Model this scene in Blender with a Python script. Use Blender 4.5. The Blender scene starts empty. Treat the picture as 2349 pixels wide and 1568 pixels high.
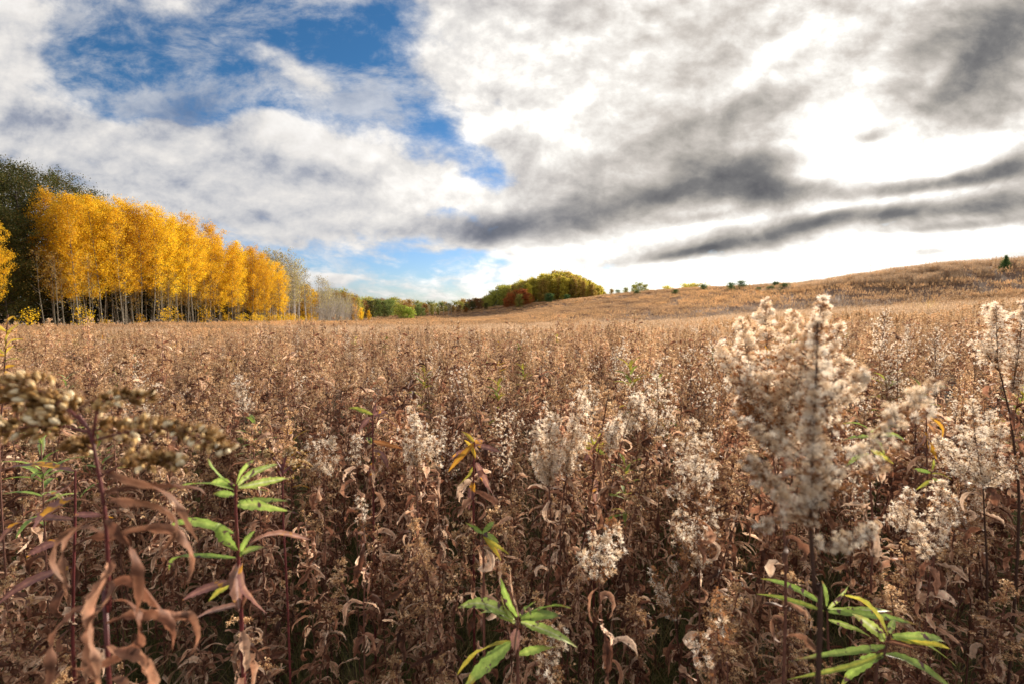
import bpy, math, random
import numpy as np
from mathutils import Vector

SC = bpy.context.scene
COL = SC.collection
R = math.radians
# ------------------------------------------------------------------ camera
W0, H0, F = 2349.0, 1568.0, 1109.0          # photo size used for measuring, focal length in those pixels
EYE = 1.62
PITCH = math.atan(76 / F)
cam_d = bpy.data.cameras.new("camera")
cam = bpy.data.objects.new("camera", cam_d)
COL.objects.link(cam)
cam.location = (0, 0, EYE)
cam.rotation_euler = (R(90) - PITCH, 0, 0)
cam_d.sensor_width = 36
cam_d.lens = 36 * F / W0
cam_d.clip_start = 0.02
cam_d.clip_end = 6000
cam_d.dof.use_dof = True
cam_d.dof.focus_distance = 3.2
cam_d.dof.aperture_fstop = 5.0
SC.camera = cam


def direction(u, v):
    a, b = (u - W0 / 2) / F, -(v - H0 / 2) / F
    c, s = math.cos(PITCH), math.sin(PITCH)
    return np.array([a, c + b * s, -s + b * c])


def at(u, v, Y):
    d = direction(u, v)
    d = d / d[1] * Y
    return np.array([d[0], Y, d[2] + EYE])


# ------------------------------------------------------------------ light and sky
SUN_D = direction(1960, 330)
SUN_AZ = math.atan2(SUN_D[0], SUN_D[1])
SUN_EL = math.atan2(SUN_D[2], math.hypot(SUN_D[0], SUN_D[1]))
sun_d = bpy.data.lights.new("sun", 'SUN')
sun_d.energy = 5.0
sun_d.angle = R(3.0)
sun_d.color = (1.0, 0.86, 0.70)
sun = bpy.data.objects.new("sun", sun_d)
COL.objects.link(sun)
sun.rotation_euler = (R(90) - SUN_EL, 0, math.pi - SUN_AZ)
sun.location = (30, 30, 30)
SC.view_settings.view_transform = 'Standard'
SC.view_settings.look = 'None'
SC.view_settings.exposure = 0.95
SC.view_settings.gamma = 1.0
SC.cycles.max_bounces = 6
SC.cycles.diffuse_bounces = 3
SC.cycles.transmission_bounces = 4
SC.cycles.transparent_max_bounces = 4


class NT:
    def __init__(self, tree):
        self.t = tree
        self.n = tree.nodes
        self.l = tree.links

    def new(self, typ, **kw):
        n = self.n.new(typ)
        for k, v in kw.items():
            setattr(n, k, v)
        return n

    def put(self, sock, val):
        if isinstance(val, bpy.types.NodeSocket):
            self.l.new(val, sock)
        else:
            sock.default_value = val

    def math(self, op, a, b=0.0, c=0.0, clamp=False):
        n = self.new('ShaderNodeMath', operation=op, use_clamp=clamp)
        self.put(n.inputs[0], a)
        self.put(n.inputs[1], b)
        self.put(n.inputs[2], c)
        return n.outputs[0]

    def vmath(self, op, a, b=(0, 0, 0), out=0):
        n = self.new('ShaderNodeVectorMath', operation=op)
        self.put(n.inputs[0], a)
        if op == 'SCALE':
            self.put(n.inputs['Scale'], b)
        else:
            self.put(n.inputs[1], b)
        return n.outputs[out]

    def noise(self, vec, scale, detail=3, rough=0.5, dist=0.0, col=False, dim='3D'):
        n = self.new('ShaderNodeTexNoise', noise_dimensions=dim)
        self.put(n.inputs['Vector'], vec)
        n.inputs['Scale'].default_value = scale
        n.inputs['Detail'].default_value = detail
        n.inputs['Roughness'].default_value = rough
        n.inputs['Distortion'].default_value = dist
        return n.outputs['Color' if col else 'Fac']

    def ramp(self, fac, stops, interp='LINEAR'):
        n = self.new('ShaderNodeValToRGB')
        n.color_ramp.interpolation = interp
        e = n.color_ramp.elements
        while len(e) < len(stops):
            e.new(0.5)
        for i, (p, c) in enumerate(stops):
            e[i].position = p
            e[i].color = (c[0], c[1], c[2], 1)
        self.put(n.inputs['Fac'], fac)
        return n.outputs['Color']

    def mix(self, fac, a, b, blend='MIX'):
        n = self.new('ShaderNodeMix', data_type='RGBA', blend_type=blend)
        self.put(n.inputs[0], fac)
        for s, v in ((n.inputs[6], a), (n.inputs[7], b)):
            if isinstance(v, tuple) and len(v) == 3:
                v = v + (1,)
            self.put(s, v)
        return n.outputs[2]

    def sep(self, v):
        n = self.new('ShaderNodeSeparateXYZ')
        self.put(n.inputs[0], v)
        return n.outputs

    def comb(self, x, y, z):
        n = self.new('ShaderNodeCombineXYZ')
        self.put(n.inputs[0], x)
        self.put(n.inputs[1], y)
        self.put(n.inputs[2], z)
        return n.outputs[0]

    def range(self, v, a, b, c=0.0, d=1.0, smooth=True):
        n = self.new('ShaderNodeMapRange', interpolation_type='SMOOTHSTEP' if smooth else 'LINEAR')
        self.put(n.inputs[0], v)
        for i, q in enumerate((a, b, c, d)):
            self.put(n.inputs[i + 1], q)
        return n.outputs[0]


world = bpy.data.worlds.new("World")
SC.world = world
world.use_nodes = True
world.node_tree.nodes.clear()
wt = NT(world.node_tree)
tc = wt.new('ShaderNodeTexCoord')
D = tc.outputs['Generated']
dx, dy, dz = wt.sep(D)
ay = wt.math('MAXIMUM', wt.math('ABSOLUTE', dy), 0.05)
S = wt.math('DIVIDE', dx, ay)
T = wt.math('DIVIDE', dz, ay)
hz = wt.math('ADD', wt.math('MAXIMUM', dz, 0.0), 0.16)
P = wt.comb(wt.math('DIVIDE', dx, hz), wt.math('DIVIDE', dy, hz), 0.0)     # position on a flat cloud deck
P2 = wt.vmath('MULTIPLY', P, (1.25, 0.62, 1))
warp = wt.noise(P2, 0.9, 4, 0.55, col=True)
warp = wt.vmath('SUBTRACT', warp, (0.5, 0.5, 0.5))
ST = wt.comb(S, T, 1.0)
STw = wt.vmath('ADD', ST, wt.vmath('MULTIPLY', warp, (0.20, 0.13, 0)))
STf = wt.vmath('ADD', ST, wt.vmath('MULTIPLY', warp, (0.11, 0.045, 0)))


def blob(u, v, ru, rv, w, ang=0, fine=False):
    d = direction(u, v)
    cx, cy, ca, sa = d[0] / d[1], d[2] / d[1], math.cos(R(ang)), math.sin(R(ang))
    V = STf if fine else STw
    a = wt.vmath('DOT_PRODUCT', V, (ca * F / ru, sa * F / ru, -(ca * cx + sa * cy) * F / ru), out=1)
    b = wt.vmath('DOT_PRODUCT', V, (-sa * F / rv, ca * F / rv, -(-sa * cx + ca * cy) * F / rv), out=1)
    q = wt.math('MULTIPLY_ADD', b, b, wt.math('MULTIPLY', a, a))
    return wt.math('POWER', 0.3679, q), w


def total(base, lst, fine=False):
    acc = base
    for a in lst:
        e, w = blob(*a, fine=fine)
        acc = wt.math('MULTIPLY_ADD', e, w, acc)
    return acc


n_big = wt.noise(P2, 1.5, 5, 0.55, 0.25)
n_fine = wt.noise(wt.vmath('MULTIPLY', P, (1.0, 0.6, 1)), 4.2, 6, 0.58, 0.3)
n_st = wt.noise(wt.vmath('MULTIPLY', STw, (1.0, 1.6, 1)), 3.0, 5, 0.5, 0.3)
n_puff = wt.noise(wt.vmath('MULTIPLY', STf, (1.0, 1.4, 1)), 7.5, 8, 0.62, 0.08)
n_lit = wt.noise(wt.vmath('ADD', wt.vmath('MULTIPLY', STf, (1.0, 1.4, 1)), (-0.014, 0.035, 0)), 7.5, 6, 0.55, 0.08)
relief = wt.math('SUBTRACT', n_puff, n_lit)

C = total(0.50, [
    (300, 255, 200, 42, -0.62, 0), (185, 75, 90, 90, -0.48, -50), (330, 110, 190, 60, -0.42, -25), (250, 180, 160, 40, -0.35, 0),
    (880, 60, 90, 100, -0.48, 10), (770, 70, 110, 40, -0.6, -25), (820, 150, 80, 60, -0.50, 0), (500, 60, 160, 40, -0.30, -15),
    (600, 215, 110, 30, -0.75, -38), (700, 262, 120, 30, -0.5, -25), (900, 250, 140, 45, -0.70, -28), (1085, 372, 90, 32, -0.95, -22), (960, 320, 90, 30, -0.5, -30),
    (520, 250, 60, 45, -0.65, 0), (440, 180, 110, 30, -0.45, -20), (620, 60, 110, 30, -0.3, -30), (1010, 385, 120, 20, -0.4, -20),
    (740, 596, 150, 26, -0.80, 0), (1000, 605, 160, 24, -0.85, 2), (1010, 482, 150, 15, -0.65, 0), (900, 555, 90, 18, -0.5, 0), (1120, 420, 80, 20, -0.5, 0), (880, 500, 120, 12, -0.4, 0),
    (1480, 640, 160, 16, -0.45, 3), (1320, 620, 120, 12, -0.35, 0), (2290, 570, 110, 12, -0.45, 8), (30, 330, 60, 25, -0.2, 0),
    (600, 120, 210, 28, 0.45, -30), (560, 160, 480, 190, -0.30, 0), (520, 190, 100, 50, 0.30, 0), (40, 120, 140, 150, 0.9, 0), (650, 290, 100, 80, 0.75, 20),
    (420, 20, 200, 30, 0.25, 0), (1550, 250, 520, 300, 0.8, 0), (500, 430, 480, 110, 0.75, 0),
    (1800, 450, 620, 130, 0.8, 0), (2200, 150, 420, 260, 0.9, 0), (1650, 60, 500, 150, 0.6, 0), (380, 290, 70, 40, 0.45, 0), (960, 120, 25, 50, 0.2, 0), (1120, 80, 120, 120, 0.4, 0),
    (760, 640, 140, 14, 0.30, 5), (1180, 560, 200, 30, 0.35, 0), (180, 320, 160, 40, 0.3, 0), (700, 420, 260, 80, 0.3, -10), (860, 400, 160, 50, 0.25, -20)])
C = wt.math('MULTIPLY_ADD', wt.math('SUBTRACT', n_big, 0.5), 0.50, C)
C = wt.math('MULTIPLY_ADD', wt.math('SUBTRACT', n_fine, 0.5), 1.5, C)
C = wt.math('MULTIPLY_ADD', wt.math('SUBTRACT', n_st, 0.5), 1.5, C)
C = wt.math('MULTIPLY_ADD', wt.math('SUBTRACT', n_puff, 0.5), 1.7, C)
alpha = wt.range(C, -0.10, 0.80)
n_veil = wt.noise(wt.vmath('MULTIPLY', wt.vmath('ADD', STf, (3, 5, 0)), (1.0, 1.9, 1)), 5.0, 9, 0.66, 0.2)
alpha = wt.math('MAXIMUM', alpha, wt.math('MULTIPLY', wt.range(n_veil, 0.42, 0.66), 0.62))

B = total(0.94, [
    (60, 130, 130, 120, 0.12, 0), (650, 290, 120, 70, 0.22, 0), (600, 110, 220, 25, 0.04, -30), (300, 90, 220, 80, -0.14, 0),
    (60, 275, 150, 45, -0.50, 0), (400, 280, 110, 50, -0.42, 0), (180, 340, 300, 26, 0.06, 0), (200, 400, 280, 50, -0.22, 0), (760, 430, 150, 40, -0.14, 0), (520, 480, 240, 40, -0.14, -10), (540, 320, 80, 60, -0.30, 0), (640, 400, 200, 30, -0.10, -12), (480, 250, 60, 40, -0.2, 0),
    (1300, 330, 110, 60, 0.24, 0), (1200, 150, 200, 120, 0.08, 0), (1090, 270, 80, 70, 0.12, 0), (800, 330, 200, 50, 0.10, -20), (1000, 440, 180, 25, 0.12, 0),
    (1180, 320, 70, 40, -0.34, 10), (1230, 420, 90, 30, -0.1, 0),
    (1340, 395, 120, 40, -0.30, 0), (1620, 320, 200, 40, -0.26, 10), (1600, 190, 260, 50, -0.14, 25), (1500, 90, 200, 50, -0.14, 25),
    (1780, 240, 140, 36, -0.34, 15), (1230, 20, 260, 30, -0.10, 0), (1400, 230, 200, 40, 0.06, 25), (1800, 120, 120, 30, 0.18, 35)])
B = total(B, [
    (2240, 130, 220, 90, -0.60, 30), (2300, 20, 200, 80, -0.25, 30), (2290, 250, 120, 45, -0.20, 28), (1980, 130, 120, 40, -0.16, 35),
    (1700, 400, 160, 42, -0.85, 3), (1760, 450, 80, 36, -0.45, 0), (1250, 512, 230, 36, -0.62, 4), (1480, 450, 150, 26, -0.50, 10), (1640, 455, 140, 20, -0.20, 10), (1120, 540, 90, 26, -0.35, 0),
    (1720, 548, 220, 22, -0.66, 9), (1560, 578, 130, 11, -0.40, 9), (1900, 500, 110, 18, -0.55, 14), (2080, 490, 80, 20, -0.80, 5), (2110, 425, 200, 20, -0.66, 7),
    (2300, 470, 120, 30, -0.70, 10), (2330, 375, 110, 28, -0.66, 15), (2200, 520, 170, 10, -0.42, 5), (1985, 322, 50, 15, -0.52, 10), (2130, 575, 90, 9, -0.36, 3), (1600, 500, 60, 10, -0.25, 8),
    (1860, 440, 130, 20, -0.3, 5),
    (1950, 250, 120, 60, 0.34, 55), (2010, 360, 210, 60, 0.5, 5), (1850, 400, 120, 25, 0.2, 5), (2200, 370, 130, 35, 0.3, 10), (2130, 180, 100, 22, 0.28, 50), (2000, 565, 420, 50, 0.34, 4), (2050, 455, 300, 14, 0.3, 6), (1600, 520, 160, 8, 0.25, 8), (1480, 630, 700, 50, 0.22, 0), (1880, 220, 50, 100, 0.12, -30), (1300, 575, 120, 16, 0.2, 0)], True)
B = wt.math('MULTIPLY_ADD', wt.math('SUBTRACT', n_big, 0.5), 0.30, B)
B = wt.math('MULTIPLY_ADD', relief, 1.0, B)
B = wt.math('MULTIPLY_ADD', wt.math('SUBTRACT', n_puff, 0.5), 0.22, B)
B = wt.math('MULTIPLY_ADD', wt.math('SUBTRACT', n_fine, 0.5), 0.22, B)
B = wt.math('MULTIPLY_ADD', wt.math('SUBTRACT', n_st, 0.5), 0.35, B)
B = wt.math('MULTIPLY', B, 0.8, clamp=True)
left = wt.range(S, -0.5, 0.35)
cloudL = wt.ramp(B, [(0.0, (.11, .14, .21)), (0.28, (.19, .22, .31)), (0.46, (.34, .37, .45)), (0.62, (.60, .60, .62)), (0.80, (.82, .79, .76)), (1.0, (.96, .93, .90))])
cloudR = wt.ramp(B, [(0.0, (.13, .13, .14)), (0.20, (.215, .21, .21)), (0.42, (.43, .40, .365)), (0.60, (.66, .61, .56)), (0.78, (.98, .94, .88)), (1.0, (1.8, 1.72, 1.6))])
cloud = wt.mix(left, cloudL, cloudR)
cloud = wt.mix(1.0, cloud, (5.3, 5.3, 5.3), 'MULTIPLY')
sky = wt.new('ShaderNodeTexSky', sky_type='NISHITA')
sky.sun_disc = False
sky.sun_elevation = SUN_EL
sky.sun_rotation = SUN_AZ
sky.air_density = 1.0
sky.dust_density = 0.4
sky.ozone_density = 2.0
tint = wt.mix(wt.range(T, 0.02, 0.5), (0.42, 0.54, 0.80), (0.21, 0.43, 0.60))
blue = wt.mix(1.0, sky.outputs[0], tint, 'MULTIPLY')
skycol = wt.mix(alpha, blue, cloud)
bg = wt.new('ShaderNodeBackground')
bg.inputs['Strength'].default_value = 0.10
wt.put(bg.inputs['Color'], skycol)
wo = wt.new('ShaderNodeOutputWorld')
wt.l.new(bg.outputs[0], wo.inputs[0])
world.cycles.sampling_method = 'MANUAL'
world.cycles.sample_map_resolution = 512

# ------------------------------------------------------------------ terrain heights
CTRL = np.array([
    (0, 0, 0), (0, 4, -.03), (-4, 4, 0), (4, 4, .08), (0, -10, .2), (-10, 0, .1), (10, 0, .4), (0, 15, -.4), (-15, 15, -.5),
    (15, 16, .25), (20, 10, .8), (-30, 30, -1.1), (0, 40, -1.35), (-40, 40, -1.3), (-60, 57, -1.5), (-58, 115, -2.5),
    (-57, 170, -3.7), (-62, 260, -3.6), (-40, 280, -3.3), (0, 100, -1.9), (0, 200, -1.0), (-17, 250, 0.4), (45, 60, 1.8),
    (53, 50, 2.3), (30, 50, .1), (25, 100, .8), (45, 100, 2.6), (70, 80, 8.0), (90, 82, 8.3), (71, 130, 7.2), (65, 170, 8.0), (40, 200, 6.4),
    (110, 150, 5.5), (100, 220, 5), (60, 280, 3.5), (22, 250, 4.4), (-14, 236, 1.0), (110, 40, 8.6), (110, 0, 7), (60, 20, 3),
    (40, 20, 1.9), (30, 10, 1.3), (-60, 0, -.5), (0, -60, .5), (-150, 100, -2), (-150, 250, -4), (0, 400, -3), (150, 400, 0),
    (-200, 500, -5), (250, 250, 2), (300, 0, 4), (-300, 0, -2), (0, -300, 0), (-85, 90, -2), (-30, 200, -2.6), (-30, 80, -1.9), (20, 180, 1.5)], float)


def _phi(r2):
    return 0.5 * r2 * np.log(r2 + 1e-9)


def _fit():
    n = len(CTRL)
    xy, z = CTRL[:, :2] / 100, CTRL[:, 2]
    r2 = ((xy[:, None] - xy[None]) ** 2).sum(-1)
    A = np.zeros((n + 3, n + 3))
    A[:n, :n] = _phi(r2) + np.eye(n) * 1e-4
    A[:n, n] = 1
    A[:n, n + 1:] = xy
    A[n:, :n] = A[:n, n:].T
    return np.linalg.solve(A, np.concatenate([z, np.zeros(3)]))


_w = _fit()


def ground(x, y):
    x, y = np.atleast_1d(np.asarray(x, float)), np.atleast_1d(np.asarray(y, float))
    xy = np.stack([x, y], -1) / 100
    out = np.empty(len(xy))
    c = CTRL[:, :2] / 100
    for i in range(0, len(xy), 20000):
        q = xy[i:i + 20000]
        r2 = ((q[:, None] - c[None]) ** 2).sum(-1)
        out[i:i + 20000] = _phi(r2) @ _w[:-3] + _w[-3] + q @ _w[-2:]
    r = np.hypot(x, y)
    k = np.clip((r - 380) / 300, 0, 1)
    out = np.clip(out, -7, 12) * (1 - k) - 5 * k
    near = np.clip(r / 6, 0, 1)
    out += near * 0.05 * (np.sin(x * 1.3 + 0.7 * y) + np.sin(y * 1.7 - x * 0.6)) + near * 0.12 * np.sin(x * .21 + 2) * np.sin(y * .17)
    return out


def gz(x, y):
    return float(ground(x, y)[0])


# ------------------------------------------------------------------ mesh building
class MB:
    def __init__(self):
        self.v, self.q, self.t3, self.qm, self.tm, self.rnd, self.t, self.sm, self.n = [], [], [], [], [], [], [], [], 0

    def add(self, v, quads=None, tris=None, mat=0, rnd=0.5, t=0.5):
        v = np.asarray(v, float).reshape(-1, 3)
        m = len(v)
        if quads is not None and len(quads):
            q = np.asarray(quads, int).reshape(-1, 4) + self.n
            self.q.append(q)
            self.qm.append(np.full(len(q), mat))
        if tris is not None and len(tris):
            q = np.asarray(tris, int).reshape(-1, 3) + self.n
            self.t3.append(q)
            self.tm.append(np.full(len(q), mat))
        self.v.append(v)
        self.rnd.append(np.broadcast_to(np.asarray(rnd, float).reshape(-1), (m,)) if np.size(rnd) in (1, m) else None)
        self.t.append(np.broadcast_to(np.asarray(t, float).reshape(-1), (m,)))
        self.n += m

    def join(self, o, mats):
        for a, m in zip(o.q, o.qm):
            self.q.append(a + self.n)
            self.qm.append(np.array([mats[i] for i in m]))
        for a, m in zip(o.t3, o.tm):
            self.t3.append(a + self.n)
            self.tm.append(np.array([mats[i] for i in m]))
        self.v += o.v
        self.rnd += o.rnd
        self.t += o.t
        self.n += o.n

    def mesh(self, name, mats, smooth=True):
        me = bpy.data.meshes.new(name)
        v = np.concatenate(self.v) if self.v else np.zeros((0, 3))
        q = np.concatenate(self.q) if self.q else np.zeros((0, 4), int)
        t = np.concatenate(self.t3) if self.t3 else np.zeros((0, 3), int)
        me.vertices.add(len(v))
        me.vertices.foreach_set('co', v.astype(np.float32).ravel())
        nl = q.size + t.size
        me.loops.add(nl)
        me.loops.foreach_set('vertex_index', np.concatenate([q.ravel(), t.ravel()]).astype(np.int32))
        me.polygons.add(len(q) + len(t))
        st = np.concatenate([np.arange(len(q)) * 4, q.size + np.arange(len(t)) * 3]).astype(np.int32)
        me.polygons.foreach_set('loop_start', st)
        me.polygons.foreach_set('material_index', np.concatenate(self.qm + self.tm).astype(np.int32))
        me.polygons.foreach_set('use_smooth', np.full(len(q) + len(t), smooth))
        for nm, arr in (('rnd', self.rnd), ('t', self.t)):
            a = me.attributes.new(nm, 'FLOAT', 'POINT')
            a.data.foreach_set('value', np.concatenate(arr).astype(np.float32))
        for m in mats:
            me.materials.append(m)
        me.update(calc_edges=True)
        return me


def obj(name, mb, mats, parent=None, loc=None, smooth=True, link=True):
    if not isinstance(mats, (list, tuple)):
        mats = [mats]
    o = bpy.data.objects.new(name, mb.mesh(name, mats, smooth) if isinstance(mb, MB) else mb)
    if link:
        COL.objects.link(o)
    if parent:
        o.parent = parent
    if loc is not None:
        o.location = loc
    return o


def tag(o, label=None, cat=None, group=None, kind=None):
    for k, v in (('label', label), ('category', cat), ('group', group), ('kind', kind)):
        if v:
            o[k] = v
    return o


def thing(name, loc, label, cat, group=None, rz=0.0):
    o = bpy.data.objects.new(name, None)
    o.empty_display_size = 0.2
    COL.objects.link(o)
    o.location = loc
    o.rotation_euler = (0, 0, rz)
    return tag(o, label, cat, group)


def copy_tree(o, loc, rz, scale=1.0, label=None, tilt=(0, 0)):
    r = o.copy()
    COL.objects.link(r)
    r.location = loc
    r.rotation_euler = (tilt[0], tilt[1], rz)
    r.scale = (scale, scale, scale)
    if label:
        r['label'] = label
    for ch in list(o.children):
        c = ch.copy()
        COL.objects.link(c)
        c.parent = r
    return r


def unit(a):
    return a / np.maximum(np.linalg.norm(a, axis=-1, keepdims=True), 1e-9)


def tube(mb, pts, rad, sides=5, mat=0, rnd=0.5):
    pts = np.asarray(pts, float)
    n = len(pts)
    rad = np.broadcast_to(np.asarray(rad, float), (n,))
    tan = unit(np.gradient(pts, axis=0))
    ref = np.array([0.0, 0, 1]) if abs(tan[:, 2]).mean() < 0.8 else np.array([1.0, 0.1, 0])
    a = unit(np.cross(tan, ref))
    b = np.cross(tan, a)
    th = np.arange(sides) / sides * 2 * np.pi
    v = pts[:, None] + rad[:, None, None] * (np.cos(th)[None, :, None] * a[:, None] + np.sin(th)[None, :, None] * b[:, None])
    i = np.arange(n - 1)[:, None] * sides
    j = np.arange(sides)[None]
    k = (j + 1) % sides
    q = np.stack([i + j, i + k, i + sides + k, i + sides + j], -1).reshape(-1, 4)
    mb.add(v, quads=q, mat=mat, rnd=rnd, t=np.repeat(np.linspace(0, 1, n), sides))


def ribbons(mb, rg, base, az, el, L, Wd, bend, twist, drift=0.0, fold=0.35, seg=6, mat=0, power=1.0, shape='leaf', wave=0.0, roll0=0.0, rnd=None, crinkle=0.0):
    """many leaves at once: centre lines that bend downwards, twist and fold along the midrib"""
    N = len(base)
    f = lambda a: np.broadcast_to(np.asarray(a, float), (N,))
    az, el, L, Wd, bend, twist, drift, wave, roll0 = map(f, (az, el, L, Wd, bend, twist, drift, wave, roll0))
    k = np.linspace(0, 1, seg + 1)
    e = el[:, None] - bend[:, None] * k[None] ** power
    ph = rg.random(N) * 6.28
    A = az[:, None] + drift[:, None] * k[None] + wave[:, None] * np.sin(k[None] * 9 + ph[:, None])
    if crinkle:
        wk = np.cumsum(rg.normal(size=(3, N, seg + 1)), axis=2) * crinkle / math.sqrt(seg)
        e = e + wk[0]
        A = A + wk[1] * 1.3
    d = np.stack([np.cos(e) * np.cos(A), np.cos(e) * np.sin(A), np.sin(e)], -1)
    step = (L / seg)[:, None, None] * d
    c = np.concatenate([np.zeros((N, 1, 3)), np.cumsum(0.5 * (step[:, 1:] + step[:, :-1]), axis=1)], axis=1) + base[:, None]
    side = np.stack([-np.sin(A), np.cos(A), np.zeros_like(A)], -1)
    up = np.cross(d, side)
    ro = roll0[:, None] + twist[:, None] * k[None]
    if crinkle:
        ro = ro + wk[2] * 2.2
    w = side * np.cos(ro)[..., None] + up * np.sin(ro)[..., None]
    nrm = np.cross(w, d)
    if shape == 'leaf':
        prof = np.sin(np.pi * np.clip(k * 0.93 + 0.07, 0, 1)) ** 0.75
        prof[-1] = 0.03
    elif shape == 'strap':
        prof = np.sqrt(np.clip(1 - (2 * k - 0.9) ** 4, 0.02, 1))
        prof[-1] = 0.05
    else:
        prof = np.maximum(1 - k, 0.04)
    hw = 0.5 * Wd[:, None] * prof[None]
    if crinkle:
        hw = hw * np.clip(1 + .35 * crinkle * rg.normal(size=hw.shape), .5, 1.5)
        fold = fold * (.2 + 2.2 * rg.random(N))[:, None]
    lf = c - w * hw[..., None] - nrm * (fold * hw)[..., None]
    rt = c + w * hw[..., None] - nrm * (fold * hw)[..., None]
    if shape == 'blade':
        v = np.stack([c - w * hw[..., None], c + w * hw[..., None]], 2)
        m = 2
    else:
        v = np.stack([lf, c, rt], 2)
        m = 3
    i = (np.arange(N)[:, None] * (seg + 1) + np.arange(seg)[None])[..., None] * m + np.arange(m - 1)[None, None]
    q = np.stack([i, i + 1, i + m + 1, i + m], -1).reshape(-1, 4)
    r = rg.random(N) if rnd is None else f(rnd)
    rr = np.repeat(r, (seg + 1) * m)
    if m == 3:
        rr = np.clip(rr + np.tile([.10, -.14, .06], N * (seg + 1)) + (.12 * np.tile(np.repeat(k, m), N) if crinkle else 0), 0, 1)
    mb.add(v, quads=q, mat=mat, rnd=rr, t=np.tile(np.repeat(k, m), N))


def tufts(mb, rg, pos, dirs, size, K=14, mat=0, width=0.10, spread=1.25, rnd=None):
    """fluffy seed tufts: fans of thin hairs"""
    N = len(pos)
    if N == 0:
        return
    size = np.broadcast_to(np.asarray(size, float), (N,))
    dirs = unit(dirs)
    h = rg.normal(size=(N, K, 3)) * spread * 0.6 + dirs[:, None]
    h = unit(h)
    s = unit(np.cross(h, rg.normal(size=(N, K, 3))))
    L = (size[:, None] * (0.65 + 0.5 * rg.random((N, K))))[..., None]
    b = pos[:, None] + h * L * 0.05
    w = s * L * width
    v = np.stack([b, pos[:, None] + h * L * 0.8 + w, pos[:, None] + h * L, pos[:, None] + h * L * 0.8 - w], 2)
    i = (np.arange(N * K) * 4)[:, None]
    r = rg.random(N) if rnd is None else np.broadcast_to(rnd, (N,))
    mb.add(v, quads=i + np.arange(4)[None], mat=mat, rnd=np.repeat(r, K * 4), t=np.tile([0, .8, 1, .8], N * K))


def spindles(mb, rg, pos, dirs, ln, wd, mat=0, rnd=None, sides=5):
    """small closed seed heads / buds"""
    N = len(pos)
    ln, wd = np.broadcast_to(ln, (N,)), np.broadcast_to(wd, (N,))
    d = unit(dirs)
    a = unit(np.cross(d, rg.normal(size=(N, 3))))
    b = np.cross(d, a)
    prof = [(0, .25), (.3, 1), (.7, .9), (1, .2)]
    th = np.arange(sides) / sides * 6.2832
    rings = []
    for z, r in prof:
        rings.append(pos[:, None] + d[:, None] * (ln * z)[:, None, None] + (wd * 0.5 * r)[:, None, None] * (np.cos(th)[None, :, None] * a[:, None] + np.sin(th)[None, :, None] * b[:, None]))
    v = np.stack(rings, 1)
    i = np.arange(N)[:, None, None] * 4 * sides + np.arange(3)[None, :, None] * sides
    j = np.arange(sides)[None, None]
    k = (j + 1) % sides
    q = np.stack([i + j, i + k, i + sides + k, i + sides + j], -1).reshape(-1, 4)
    r = rg.random(N) if rnd is None else rnd
    mb.add(v, quads=q, mat=mat, rnd=np.repeat(r, 4 * sides), t=np.tile(np.repeat([0, .3, .7, 1], sides), N))


# ------------------------------------------------------------------ materials
MATS = {}


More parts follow.
